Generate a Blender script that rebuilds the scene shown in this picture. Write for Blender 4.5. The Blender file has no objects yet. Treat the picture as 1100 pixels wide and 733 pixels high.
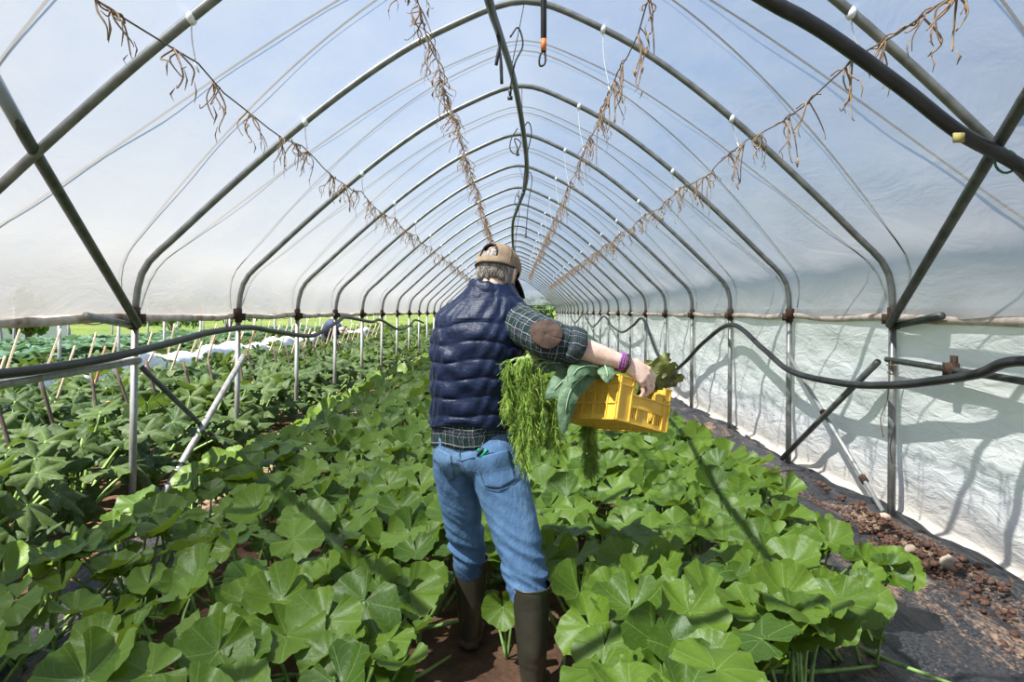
import bpy, bmesh, math, random
import numpy as np
from mathutils import Vector, Matrix
from mathutils.bvhtree import BVHTree

SC = bpy.context.scene
COL = SC.collection
PI = math.pi
rnd = random.Random(7)
F = 733.0            # focal length in pixels of the 1100 px wide frame
EYE = 1.5            # eye height in metres
SPRING = 1.5         # height at which the hoops leave their posts

def at(px, py, Y):
    """point seen at (px, py) of the photograph at distance Y"""
    return ((px - 552) / F * Y, Y, EYE - (py - 335) / F * Y)

def ordinal(n):
    w = ['first', 'second', 'third', 'fourth', 'fifth', 'sixth', 'seventh', 'eighth', 'ninth', 'tenth',
         'eleventh', 'twelfth', 'thirteenth', 'fourteenth', 'fifteenth', 'sixteenth', 'seventeenth',
         'eighteenth', 'nineteenth', 'twentieth', 'twenty-first', 'twenty-second', 'twenty-third',
         'twenty-fourth', 'twenty-fifth', 'twenty-sixth', 'twenty-seventh', 'twenty-eighth', 'twenty-ninth',
         'thirtieth', 'thirty-first', 'thirty-second', 'thirty-third', 'thirty-fourth', 'thirty-fifth',
         'thirty-sixth', 'thirty-seventh', 'thirty-eighth', 'thirty-ninth', 'fortieth']
    return w[n]

# ---------------------------------------------------------------- mesh helpers
def catmull(pts, n):
    P = [np.array(p, float) for p in pts]
    if len(P) == 2:
        return [P[0] + (P[1] - P[0]) * k / n for k in range(n + 1)]
    P = [2 * P[0] - P[1]] + P + [2 * P[-1] - P[-2]]
    out = []
    for i in range(1, len(P) - 2):
        p0, p1, p2, p3 = P[i - 1], P[i], P[i + 1], P[i + 2]
        for k in range(n):
            t = k / n
            out.append(.5 * ((2 * p1) + (-p0 + p2) * t + (2 * p0 - 5 * p1 + 4 * p2 - p3) * t * t
                             + (-p0 + 3 * p1 - 3 * p2 + p3) * t ** 3))
    out.append(P[-2])
    return out

class MB:
    """collects shapes and links them as one mesh object"""
    def __init__(s):
        s.v, s.f, s.uv, s.m = [], [], [], []
    def add(s, V, Fc, UV=None, mi=0):
        b = len(s.v)
        s.v.extend(tuple(map(float, p)) for p in V)
        s.f.extend(tuple(i + b for i in f) for f in Fc)
        s.uv.extend(UV if UV is not None else [(0., 0.)] * len(V))
        s.m.extend([mi] * len(Fc))
        return s
    def tube(s, pts, r, n=8, cap=True, mi=0, flat=1.0, up=None):
        P = np.array(pts, float)
        N = len(P)
        R = np.full(N, float(r)) if np.isscalar(r) else np.interp(np.linspace(0, 1, N), np.linspace(0, 1, len(r)), r)
        T = np.gradient(P, axis=0)
        T /= np.linalg.norm(T, axis=1)[:, None] + 1e-12
        a = np.array(up, float) if up is not None else (np.array((0, 0, 1.)) if abs(T[0][2]) < .9 else np.array((1., 0, 0)))
        V, UV, Fc = [], [], []
        L = 0
        for i in range(N):
            a = a - T[i] * a.dot(T[i])
            a /= np.linalg.norm(a) + 1e-12
            b = np.cross(T[i], a)
            if i:
                L += np.linalg.norm(P[i] - P[i - 1])
            for k in range(n):
                th = 2 * PI * k / n
                V.append(P[i] + R[i] * (math.cos(th) * b + math.sin(th) * a * flat))
                UV.append((k / n, L))
        for i in range(N - 1):
            for k in range(n):
                k2 = (k + 1) % n
                Fc.append((i * n + k, i * n + k2, (i + 1) * n + k2, (i + 1) * n + k))
        if cap:
            Fc.append(tuple(range(n - 1, -1, -1)))
            Fc.append(tuple((N - 1) * n + k for k in range(n)))
        return s.add(V, Fc, UV, mi)
    def loft(s, rings, close=True, cap0=True, cap1=True, mi=0, uv=True):
        n = len(rings[0]); N = len(rings)
        V = [p for r in rings for p in r]
        UV = [(k / n, i / max(1, N - 1)) for i in range(N) for k in range(n)]
        Fc = []
        for i in range(N - 1):
            for k in range(n if close else n - 1):
                k2 = (k + 1) % n
                Fc.append((i * n + k, i * n + k2, (i + 1) * n + k2, (i + 1) * n + k))
        if cap0: Fc.append(tuple(range(n - 1, -1, -1)))
        if cap1: Fc.append(tuple((N - 1) * n + k for k in range(n)))
        return s.add(V, Fc, UV, mi)
    def box(s, c, e, ax=None, mi=0):
        """box of half extents e about c in the axes ax"""
        c = np.array(c, float)
        A = np.array(ax if ax is not None else np.eye(3), float)
        V = [c + sx * e[0] * A[0] + sy * e[1] * A[1] + sz * e[2] * A[2]
             for sx in (-1, 1) for sy in (-1, 1) for sz in (-1, 1)]
        return s.add(V, [(0, 1, 3, 2), (4, 6, 7, 5), (0, 4, 5, 1), (2, 3, 7, 6), (0, 2, 6, 4), (1, 5, 7, 3)], None, mi)
    def grid(s, fn, nu, nv, mi=0):
        V, UV, Fc = [], [], []
        for j in range(nv + 1):
            for i in range(nu + 1):
                V.append(fn(i / nu, j / nv)); UV.append((i / nu, j / nv))
        for j in range(nv):
            for i in range(nu):
                a = j * (nu + 1) + i
                Fc.append((a, a + 1, a + nu + 2, a + nu + 1))
        return s.add(V, Fc, UV, mi)
    def ball(s, c, r, ax=None, nu=16, nv=10, mi=0):
        c = np.array(c, float)
        A = np.array(ax if ax is not None else np.eye(3), float)
        r = (r, r, r) if np.isscalar(r) else r
        rings = []
        for j in range(1, nv):
            ph = PI * j / nv
            rings.append([c + A[0] * r[0] * math.sin(ph) * math.cos(2 * PI * k / nu)
                          + A[1] * r[1] * math.sin(ph) * math.sin(2 * PI * k / nu)
                          - A[2] * r[2] * math.cos(ph) for k in range(nu)])
        return s.loft(rings, mi=mi)
    def mesh(s, name, smooth=True):
        me = bpy.data.meshes.new(name)
        me.from_pydata(s.v, [], s.f)
        ul = me.uv_layers.new(name='UVMap')
        li = np.empty(len(me.loops), np.int32)
        me.loops.foreach_get('vertex_index', li)
        ul.data.foreach_set('uv', np.array(s.uv, np.float32)[li].ravel())
        if any(s.m):
            me.polygons.foreach_set('material_index', np.array(s.m, np.int32))
        if smooth:
            me.polygons.foreach_set('use_smooth', np.ones(len(me.polygons), bool))
        me.update()
        return me
    def build(s, name, mat, parent=None, smooth=True):
        me = s.mesh(name, smooth)
        for m in (mat if isinstance(mat, (list, tuple)) else [mat]):
            me.materials.append(m)
        return link(name, me, parent)

def link(name, data, parent=None):
    o = bpy.data.objects.new(name, data)
    COL.objects.link(o)
    if parent is not None:
        o.parent = parent
        o.matrix_parent_inverse = Matrix.Translation(-Vector(world_loc(parent)))
    return o

def world_loc(o):
    l = Vector(o.location)
    # parts of parts keep their data in world space, only empties carry an offset
    while o.parent is not None:
        o = o.parent
        l = Vector((0, 0, 0)) if o.type != 'EMPTY' else Vector(o.location)
    return l

def tag(o, label=None, cat=None, group=None, kind=None):
    if label: o['label'] = label
    if cat: o['category'] = cat
    if group: o['group'] = group
    if kind: o['kind'] = kind
    return o

def thing(name, label, cat, loc=(0, 0, 0), group=None):
    o = bpy.data.objects.new(name, None)
    COL.objects.link(o)
    o.location = loc
    o.empty_display_size = .1
    return tag(o, label, cat, group)

# part(): a mesh in world coordinates parented to an Empty that stands elsewhere
def part(mb, name, mat, parent, smooth=True):
    o = mb.build(name, mat, None, smooth)
    root = parent
    off = Vector((0, 0, 0))
    while root is not None:
        off += Vector(root.location)
        root = root.parent
    o.data.transform(Matrix.Translation(-off))
    o.parent = parent
    return o

def dup(root, loc):
    r = root.copy(); COL.objects.link(r); r.location = loc
    for ch in list(root.children):
        c = ch.copy(); COL.objects.link(c); c.parent = r
        for g in list(ch.children):
            d = g.copy(); COL.objects.link(d); d.parent = c
    return r

# ---------------------------------------------------------------- materials
class NT:
    def __init__(s, name):
        s.m = bpy.data.materials.new(name); s.m.use_nodes = True
        s.t = s.m.node_tree; s.t.nodes.clear()
        s.out = s.n('ShaderNodeOutputMaterial')
    def n(s, typ, **kw):
        nd = s.t.nodes.new(typ)
        for k, v in kw.items():
            if k.startswith('i_'):
                nd.inputs[k[2:].replace('_', ' ')].default_value = v
            else:
                setattr(nd, k, v)
        return nd
    def l(s, a, b): s.t.links.new(a, b)
    def coord(s, which='Object', scale=(1, 1, 1), rot=(0, 0, 0)):
        c = s.n('ShaderNodeTexCoord'); m = s.n('ShaderNodeMapping')
        m.inputs['Scale'].default_value = scale; m.inputs['Rotation'].default_value = rot
        s.l(c.outputs[which], m.inputs['Vector'])
        return m.outputs['Vector']
    def pos(s, scale=(1, 1, 1), rot=(0, 0, 0)):
        g = s.n('ShaderNodeNewGeometry'); m = s.n('ShaderNodeMapping')
        m.inputs['Scale'].default_value = scale; m.inputs['Rotation'].default_value = rot
        s.l(g.outputs['Position'], m.inputs['Vector'])
        return m.outputs['Vector']
    def noise(s, vec, scale, detail=4, rough=.55, dist=0):
        n = s.n('ShaderNodeTexNoise')
        n.inputs['Scale'].default_value = scale; n.inputs['Detail'].default_value = detail
        n.inputs['Roughness'].default_value = rough; n.inputs['Distortion'].default_value = dist
        s.l(vec, n.inputs['Vector'])
        return n.outputs['Fac']
    def ramp(s, fac, stops):
        r = s.n('ShaderNodeValToRGB')
        e = r.color_ramp.elements
        while len(e) < len(stops): e.new(.5)
        for el, (p, c) in zip(e, stops):
            el.position = p
            el.color = (c, c, c, 1) if np.isscalar(c) else (*c, 1)
        s.l(fac, r.inputs['Fac'])
        return r.outputs['Color']
    def math(s, op, a, b=None, c=None, clamp=False):
        m = s.n('ShaderNodeMath', operation=op); m.use_clamp = clamp
        for i, x in enumerate((a, b, c)):
            if x is None: continue
            if isinstance(x, (int, float)): m.inputs[i].default_value = x
            else: s.l(x, m.inputs[i])
        return m.outputs[0]
    def mix(s, fac, a, b, blend='MIX'):
        m = s.n('ShaderNodeMix', data_type='RGBA', blend_type=blend)
        for sock, x in ((m.inputs[0], fac), (m.inputs[6], a), (m.inputs[7], b)):
            if isinstance(x, (int, float)): sock.default_value = x
            elif isinstance(x, tuple): sock.default_value = (*x, 1) if len(x) == 3 else x
            else: s.l(x, sock)
        return m.outputs[2]
    def bump(s, h, strength=.3, dist=.01):
        b = s.n('ShaderNodeBump'); b.inputs['Strength'].default_value = strength
        b.inputs['Distance'].default_value = dist
        s.l(h, b.inputs['Height'])
        return b.outputs['Normal']
    def bsdf(s, color=None, rough=.6, metal=0., normal=None, spec=.5, **kw):
        b = s.n('ShaderNodeBsdfPrincipled')
        if color is not None:
            if isinstance(color, tuple): b.inputs['Base Color'].default_value = (*color, 1)
            else: s.l(color, b.inputs['Base Color'])
        if isinstance(rough, (int, float)): b.inputs['Roughness'].default_value = rough
        else: s.l(rough, b.inputs['Roughness'])
        b.inputs['Metallic'].default_value = metal
        b.inputs['Specular IOR Level'].default_value = spec
        if normal is not None: s.l(normal, b.inputs['Normal'])
        for k, v in kw.items(): b.inputs[k].default_value = v
        return b.outputs[0]
    def done(s, sh):
        s.l(sh, s.out.inputs['Surface']); return s.m

def noisy(name, c1, c2, scale=20, rough=.6, metal=0., bump=.2, bdist=.003, stretch=(1, 1, 1), spec=.5, c3=None, detail=5):
    m = NT(name)
    v = m.coord('Object', stretch)
    f = m.noise(v, scale, detail)
    stops = [(.35, c1), (.65, c2)] if c3 is None else [(.3, c1), (.5, c2), (.68, c3)]
    col = m.ramp(f, stops)
    nb = m.bump(m.noise(v, scale * 3, 4), bump, bdist) if bump else None
    return m.done(m.bsdf(col, rough, metal, nb, spec))

M = {}
M['steel'] = noisy('galvanised_steel', (.20, .205, .20), (.34, .345, .33), 14, .45, .35, .1, .001, (1, 1, .3), c3=(.22, .19, .16))
M['steel_arch'] = noisy('hoop_steel', (.15, .155, .145), (.26, .26, .24), 12, .4, .35, .1, .001)
M['steel_dark'] = noisy('weathered_steel', (.05, .06, .05), (.12, .125, .11), 12, .5, .35, .1, .001)
M['rust'] = noisy('rusty_clamp', (.03, .018, .012), (.10, .05, .03), 60, .8, .3, .4, .003)
M['hose'] = noisy('black_hose', (.012, .012, .013), (.03, .03, .03), 9, .42, 0, .1, .001)
M['twine'] = noisy('brown_twine', (.10, .075, .05), (.2, .15, .10), 90, .9)
M['white_tie'] = noisy('white_string', (.75, .75, .75), (.9, .9, .9), 80, .8)
M['rope'] = noisy('dark_rope', (.02, .02, .02), (.05, .05, .05), 60, .9)
M['dry'] = noisy('dried_vine', (.12, .075, .04), (.33, .22, .13), 30, .9, c3=(.24, .13, .08))
M['wood_dark'] = noisy('weathered_wood', (.045, .03, .024), (.13, .09, .07), 12, .85, 0, .4, .004, (6, 6, .5))
M['wood_light'] = noisy('pale_wood', (.42, .30, .19), (.62, .48, .33), 12, .8, 0, .3, .003, (6, 6, .5))
M['wood_red'] = noisy('reddish_wood', (.32, .13, .07), (.45, .22, .12), 12, .8, 0, .3, .003, (6, 6, .5))
M['orange'] = noisy('orange_fitting', (.55, .14, .03), (.7, .2, .05), 40, .5)
M['stone'] = noisy('pale_stone', (.22, .15, .11), (.48, .38, .29), 18, .9, 0, .5, .01)

# film: milky polythene, dirtier and more opaque towards the spring line
def film_mat(name, lo, hi, dirt_col, zmin, zmax, seed_scale=1.0, bump=.35, trans_col=(.86, .92, .97), wr=(1, .5, 3), white=(.48, .49, .51), tl=.35, nv=.3):
    m = NT(name)
    g = m.n('ShaderNodeNewGeometry'); sp = m.n('ShaderNodeSeparateXYZ')
    m.l(g.outputs['Position'], sp.inputs[0])
    mr = m.n('ShaderNodeMapRange'); mr.clamp = True
    mr.inputs['From Min'].default_value = zmin; mr.inputs['From Max'].default_value = zmax
    m.l(sp.outputs['Z'], mr.inputs['Value'])
    v = m.pos()
    n1 = m.noise(m.pos(wr), 1.6 * seed_scale, 6, .6, .6)
    n2 = m.noise(m.pos((.3, .25, 1.5)), 2.2, 4, .5)
    h = m.math('ADD', mr.outputs[0], m.math('MULTIPLY', m.math('SUBTRACT', n1, .5), nv), clamp=True)
    op = m.ramp(h, [(0, lo), (.5, (lo * .52 + hi * .48)), (1, hi)])
    op = m.math('ADD', op, m.math('MULTIPLY', m.math('SUBTRACT', n2, .5), .12), clamp=True)
    wh = m.mix(h, dirt_col, white)
    bmp = m.bump(n1, bump, .06)
    d = m.n('ShaderNodeBsdfDiffuse'); m.l(wh, d.inputs['Color']); m.l(bmp, d.inputs['Normal'])
    t = m.n('ShaderNodeBsdfTranslucent'); m.l(wh, t.inputs['Color']); m.l(bmp, t.inputs['Normal'])
    gl = m.n('ShaderNodeBsdfGlossy'); gl.inputs['Roughness'].default_value = .28; m.l(bmp, gl.inputs['Normal'])
    mx = m.n('ShaderNodeMixShader'); mx.inputs[0].default_value = tl
    m.l(d.outputs[0], mx.inputs[1]); m.l(t.outputs[0], mx.inputs[2])
    mg = m.n('ShaderNodeMixShader'); mg.inputs[0].default_value = .1
    m.l(mx.outputs[0], mg.inputs[1]); m.l(gl.outputs[0], mg.inputs[2])
    tr = m.n('ShaderNodeBsdfTransparent'); tr.inputs['Color'].default_value = (*trans_col, 1)
    mm = m.n('ShaderNodeMixShader')
    m.l(op, mm.inputs[0]); m.l(tr.outputs[0], mm.inputs[1]); m.l(mg.outputs[0], mm.inputs[2])
    return m.done(mm.outputs[0])
M['film_roof'] = film_mat('polythene_roof', .94, .44, (.60, .57, .54), 1.45, 3.1, wr=(.6, .8, 2.2))
M['film_wall'] = film_mat('polythene_skirt', .985, .95, (.74, .63, .52), 0.0, .45, 2.0, .5, (.92, .97, .92), (.3, 1.1, 3.4), (.84, .84, .82), .26, .4)
M['film_far'] = film_mat('polythene_far', .9, .7, (.7, .7, .68), 0, 1.5)

# ---------------------------------------------------------------- world, sun, camera
w = bpy.data.worlds.new('sky'); SC.world = w; w.use_nodes = True
nt = w.node_tree; nt.nodes.clear()
SUN_DIR = Vector((1, .75, -1.85)).normalized()
wn = NT.__new__(NT); wn.t = nt; wn.m = None
tc = wn.n('ShaderNodeTexCoord'); sx = wn.n('ShaderNodeSeparateXYZ'); wn.l(tc.outputs['Generated'], sx.inputs[0])
blue = wn.ramp(sx.outputs['Z'], [(0., (.50, .62, .78)), (.25, (.36, .52, .80)), (1., (.17, .34, .74))])
mp = wn.n('ShaderNodeMapping'); mp.inputs['Scale'].default_value = (1, 1, 2.4); wn.l(tc.outputs['Generated'], mp.inputs['Vector'])
cl = wn.ramp(wn.noise(mp.outputs[0], 2.6, 6, .6, .4), [(.46, 0.), (.72, 1.)])
skycol = wn.mix(wn.math('MULTIPLY', cl, .45), blue, (.80, .82, .85))
bg = wn.n('ShaderNodeBackground'); bg.inputs['Strength'].default_value = 1.0
wn.l(skycol, bg.inputs[0])
wo = wn.n('ShaderNodeOutputWorld'); wn.l(bg.outputs[0], wo.inputs[0])
sl = bpy.data.lights.new('sun', 'SUN'); sl.energy = 12.5; sl.angle = .009; sl.color = (1, .955, .88)
so = bpy.data.objects.new('sun', sl); COL.objects.link(so)
so.rotation_euler = SUN_DIR.to_track_quat('-Z', 'Y').to_euler(); so.location = (-10, -8, 18)

cd = bpy.data.cameras.new('camera'); cam = bpy.data.objects.new('camera', cd); COL.objects.link(cam)
cam.location = (0, 0, EYE); cam.rotation_euler = (PI / 2, 0, 0)
cd.sensor_width = 36; cd.lens = 36 * F / 1100
cd.shift_x = -2 / 1100; cd.shift_y = -31.5 / 1100
cd.clip_end = 400
SC.camera = cam
SC.view_settings.view_transform = 'Standard'; SC.view_settings.look = 'None'
SC.view_settings.exposure = 0.32; SC.view_settings.gamma = 1; SC.view_settings.use_curve_mapping = False
SC.cycles.max_bounces = 10; SC.cycles.transparent_max_bounces = 24
SC.cycles.sample_clamp_indirect = 6
# ================================================================ ground
def h2(x, y):
    return (.012 * math.sin(3.1 * x + 1.3 * y) + .01 * math.sin(5.3 * y - 2.1 * x) + .006 * math.sin(11 * x + 7 * y))
def soil_mat():
    m = NT('brown_soil')
    v = m.pos()
    f = m.noise(v, 3.5, 8, .7)
    c = m.ramp(f, [(.3, (.05, .028, .018)), (.5, (.13, .07, .042)), (.72, (.24, .145, .09))])
    f2 = m.noise(v, 40, 6, .7)
    return m.done(m.bsdf(c, .95, 0, m.bump(f2, .8, .03), .2))
M['soil'] = soil_mat()
g = MB()
xs = np.concatenate([np.linspace(-14, -3, 23), np.linspace(-2.6, 3.2, 60), np.linspace(3.3, 4.0, 4)])
ys = np.concatenate([np.linspace(-3, 8, 90), np.linspace(8.3, 70, 70)])
V = [(x, y, h2(x, y)) for y in ys for x in xs]
nx = len(xs)
g.add(V, [(j * nx + i, j * nx + i + 1, (j + 1) * nx + i + 1, (j + 1) * nx + i) for j in range(len(ys) - 1) for i in range(nx - 1)])
tag(g.build('floor', M['soil']), kind='structure')

def grass_mat():
    m = NT('meadow_grass')
    v = m.pos()
    f = m.noise(v, .35, 6, .65); f2 = m.noise(v, 9, 5, .7)
    c = m.ramp(f, [(.3, (.08, .13, .03)), (.52, (.16, .22, .05)), (.7, (.30, .28, .08))])
    c = m.mix(.5, c, m.ramp(f2, [(.3, (.05, .085, .02)), (.7, (.22, .27, .08))]))
    return m.done(m.bsdf(c, .95, 0, m.bump(f2, 1, .1), .1))
M['meadow'] = grass_mat()
def meadow(u, v):
    x = -150 + 300 * u; y = -20 + 220 * v
    d = max(0, -x - 13, (x - 4.5) * .8, y - 52)
    z = -.03 + .034 * min(d, 50) + .25 * math.sin(x * .21 + 1) * math.sin(y * .17) * min(1, d / 10)
    return (x, y, z if d > 0 else -.06)
g = MB(); g.grid(meadow, 110, 80)
tag(g.build('meadow', M['meadow']), 'rough green and yellow meadow rising beyond the open side', 'meadow', kind='structure')

# woven weed fabric along the right side
def fabric_mat():
    m = NT('woven_weed_fabric')
    v = m.pos()
    dirt = m.noise(m.pos((1.6, .45, 1), (0, 0, .12)), 2.2, 7, .65, .8)
    speck = m.noise(m.pos((2.2, 1, 1), (0, 0, .3)), 34, 4, .7)
    base = m.ramp(m.noise(v, 60, 2), [(.4, (.012, .012, .014)), (.65, (.045, .045, .05))])
    sand = m.ramp(m.noise(v, 25, 4), [(.3, (.20, .115, .07)), (.7, (.32, .205, .135))])
    k = m.ramp(m.math('ADD', m.math('MULTIPLY', dirt, .72), m.math('MULTIPLY', speck, .42)), [(.58, 0.), (.67, 1.)])
    c = m.mix(k, base, sand)
    rg = m.math('ADD', m.math('MULTIPLY', k, .4), .42)
    hb = m.math('ADD', m.noise(m.pos((5, .6, 1)), 3, 5), m.math('MULTIPLY', m.noise(v, 90, 2), .15))
    return m.done(m.bsdf(c, rg, 0, m.bump(hb, .7, .03), .5))
M['fabric'] = fabric_mat()
def fab(u, v):
    y = .6 + 41 * v ** 1.6
    xl = .95 + .08 * math.sin(y * .9); xr = 2.62
    x = xl + (xr - xl) * u
    z = .025 + h2(x, y) * .6 + .012 * math.sin(u * 28 + .8 * math.sin(y * 1.3)) * (0.3 + u) + .05 * u ** 3 + .004 * math.sin(40 * u + 9 * y)
    return (x, y, z)
g = MB(); g.grid(fab, 60, 220)
o = g.build('weed_fabric', M['fabric'])
tag(o, 'black woven ground fabric dusted with sand along the right film wall', 'ground cover')
o.modifiers.new('t', 'SOLIDIFY').thickness = .003
# second, narrower strip bunched against the film foot
def fab2(u, v):
    y = 1.2 + 34 * v ** 1.6
    x = 2.53 + .15 * u + .03 * math.sin(y * 1.7) + .012 * math.sin(y * 9 + 5 * u)
    z = .05 + h2(x, y) + .03 * math.sin(PI * min(1, u * 1.1)) + .014 * math.sin(17 * u + 2 * math.sin(2.1 * y)) + .008 * math.sin(13 * y + 6 * u) + .03 * u ** 4
    return (x, y, z)
g = MB(); g.grid(fab2, 30, 240)
o = g.build('film_skirt_fabric', M['hose'])
tag(o, 'black rumpled plastic strip tucked along the foot of the right film wall', 'ground cover')
o.modifiers.new('t', 'SOLIDIFY').thickness = .003
# strip beside the left posts
def fab3(u, v):
    y = 1.5 + 30 * v ** 1.6
    x = -2.45 + .62 * u + .05 * math.sin(y * 1.1)
    return (x, y, .03 + h2(x, y) + .012 * math.sin(20 * u + math.sin(y * 2)))
g = MB(); g.grid(fab3, 20, 120)
o = g.build('mulch_film', M['fabric'])
tag(o, 'dark mulch film strip on the soil beside the left posts', 'ground cover')
o.modifiers.new('t', 'SOLIDIFY').thickness = .003

# heap of loose red-brown clods and single stones on the right
clod = MB()
r2 = random.Random(3)
def rock(mb, c, r, rr, seg=8):
    ph = [rr.uniform(0, 6) for _ in range(4)]
    sc = [rr.uniform(.75, 1.25) for _ in range(3)]
    rings = []
    nv = max(4, seg // 2 + 1)
    for j in range(1, nv):
        t = PI * j / nv
        rings.append([(c[0] + sc[0] * r * k_ * math.sin(t) * math.cos(a), c[1] + sc[1] * r * k_ * math.sin(t) * math.sin(a), c[2] - .8 * sc[2] * r * k_ * math.cos(t))
                      for a in [2 * PI * k / seg for k in range(seg)]
                      for k_ in [1 + .18 * math.sin(2 * a + ph[0]) * math.sin(t * 2 + ph[1]) + .1 * math.sin(3 * a + ph[2])]])
    mb.loft(rings)
for cy, cx, n, sy, sx in ((4.6, 2.36, 260, .30, .09), (3.9, 2.36, 620, .30, .10), (5.6, 2.35, 60, .4, .09), (7.6, 2.1, 70, .4, .12), (2.75, 2.2, 24, .3, .2), (5.0, 1.98, 40, .3, .12), (3.2, 2.35, 70, .3, .12)):
    for _ in range(n):
        x, y = r2.gauss(cx, sx), r2.gauss(cy, sy)
        r = abs(r2.gauss(.004, .008)) + .003
        if x > 2.62: continue
        d = math.hypot((x - cx) / sx, (y - cy) / sy)
        rock(clod, (x, y, .03 + .075 * max(0, 1 - d * .5) * r2.random() + (.06 if x > 2.4 else 0) + r * .5), min(r, .03), r2, 7)
tag(clod.build('soil_clods', noisy('red_clods', (.045, .02, .012), (.13, .065, .04), 30, .95, 0, .6, .01)), 'loose red-brown clods of soil scattered on the black fabric', 'soil', kind='stuff')
for (px, py, Y, r, lab) in ((950, 566, 4.62, .040, 'pale stone at the foot of the nearest right post'),
                            (1020, 620, 3.77, .047, 'largest pale stone among the clods near the right film'),
                            (978, 600, 4.02, .032, 'small flat stone between the right post and the largest stone'),
                            (1000, 610, 3.9, .024, 'pebble just left of the largest pale stone')):
    p = at(px, py, Y); s = MB(); rock(s, (p[0], p[1], .05 + r * .6 + (.03 if r > .03 else .0)), r, r2, 14)
    tag(s.build('stone', M['stone']), lab, 'stone', 'stones beside the right film wall')

# ================================================================ tunnel: hoops, film, ropes
PROF = [(2.62, -.04), (2.61, .14), (2.58, .27), (2.51, .38), (2.40, .48), (2.065, .80), (1.67, 1.16), (1.234, 1.52), (.805, 1.82), (.416, 2.02), (.16, 2.125), (0, 2.15)]
prof_half = catmull([(a, b, 0) for a, b in PROF], 6)
PR = [(-p[0], p[1]) for p in prof_half] + [(p[0], p[1]) for p in prof_half[::-1][1:]]
_d = [0]
for a, b in zip(PR[:-1], PR[1:]): _d.append(_d[-1] + math.dist(a, b))
_d = np.array(_d) / _d[-1]
PRA = np.array(PR)
def prof(t):
    x = np.interp(t, _d, PRA[:, 0]); h = np.interp(t, _d, PRA[:, 1])
    return float(x + .035 * h), float(h)         # the whole roof leans a touch to the right
YH = [1.28, 3.05] + [4.72 + 1.77 * i for i in range(22)]
YEND = YH[-1]

def make_hoop(Y, label):
    t = thing('tunnel_hoop', label, 'greenhouse hoop', (0, Y, 0), 'steel hoops of the tunnel')
    arch = MB()
    pts = [(prof(k / 70)[0], Y, SPRING + prof(k / 70)[1]) for k in range(71)]
    arch.tube(pts, .0235, 10)
    part(arch, 'arch_pipe', M['steel_arch'], t)
    for s in (-1, 1):
        p = MB()
        xb = 2.645 if s < 0 else 2.61
        p.tube([(s * 2.62, Y, SPRING - .02), (s * xb, Y, -.15)], .024 if s < 0 else .026, 10)
        part(p, 'post', M['steel'] if s < 0 else M['steel_arch'], t)
        c = MB()
        c.tube([(s * 2.62, Y, SPRING - .10), (s * 2.62, Y, SPRING + .03)], .034, 10)
        c.box((s * 2.62 - s * .02, Y + .02, SPRING - .05), (.035, .02, .035))
        c.box((s * 2.62, Y - .035, SPRING - .02), (.03, .012, .05))
        c.tube([(s * 2.62 - .06, Y - .03, SPRING - .07), (s * 2.62 + .06, Y + .03, SPRING - .04)], .008, 6)
        part(c, 'clamp', M['rust'], t)
    return t
hoop0 = make_hoop(YH[1], '')
for i, Y in enumerate(YH):
    if i == 0:
        lab = 'steel hoop arching overhead beside the camera, before all others'
    else:
        lab = ('galvanised steel hoop with its two posts, %s one counted from the camera' % ordinal(i - 1))
    if i == 1:
        h = hoop0
    else:
        h = dup(hoop0, (0, Y, 0))
    h['label'] = lab

# roof film over the hoops, sagging a little between them
rf = random.Random(11)
NY = 330
ysf = np.concatenate([np.linspace(-9, -1.4, 20), np.linspace(-1.2, YEND + .3, NY - 20)])
NT_ = 84
def sag(y):
    k = np.searchsorted(YH, y)
    if k <= 0 or k >= len(YH): return 0
    a = (y - YH[k - 1]) / (YH[k] - YH[k - 1])
    return math.sin(PI * a)
V = []
for y in ysf:
    sg = sag(y)
    for k in range(NT_ + 1):
        t = k / NT_
        x, h = prof(t)
        xa, ha = prof(max(0, t - .01)); xb, hb = prof(min(1, t + .01))
        tx, th = xb - xa, hb - ha; L = math.hypot(tx, th)
        nx_, nz_ = -th / L, tx / L
        e = abs(t - .5) * 2
        off = .03 - .02 * sg * (1 - e * .4) + .007 * sg * math.sin(60 * t + 3 * math.sin(y * 1.7)) * (.3 + e) + .006 * math.sin(9 * y + 20 * t)
        V.append((x + nx_ * off, y, SPRING + h + nz_ * off + (.02 * math.sin(y * 3.5 + (0 if t < .5 else 2)) * sg if e > .97 else 0)))
g = MB(); n1 = NT_ + 1
g.add(V, [(j * n1 + i, j * n1 + i + 1, (j + 1) * n1 + i + 1, (j + 1) * n1 + i) for j in range(NY - 1) for i in range(NT_)],
      [(k / NT_, y) for y in ysf for k in range(n1)])
o = g.build('ceiling', M['film_roof']); tag(o, kind='structure')
# rolled hem of the roof film on both sides
for s, nm in ((-1, 'trim_1'), (1, 'trim_2')):
    g = MB()
    pts = []
    for y in np.arange(-1.2, YEND, .22):
        k = sag(y)
        pts.append((s * (2.655 + .015 * math.sin(y * 2.3)), y, SPRING - .035 + .006 * math.sin(y * 5 + s) - .018 * k))
    g.tube(pts, [.03, .026, .034, .028, .033, .027] * 6, 7)
    tag(g.build(nm, noisy('dirty_film_hem', (.20, .12, .07), (.62, .54, .46), 5, .85, 0, .5, .01, (1, 1, 1), c3=(.36, .25, .17))), kind='structure')

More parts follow.
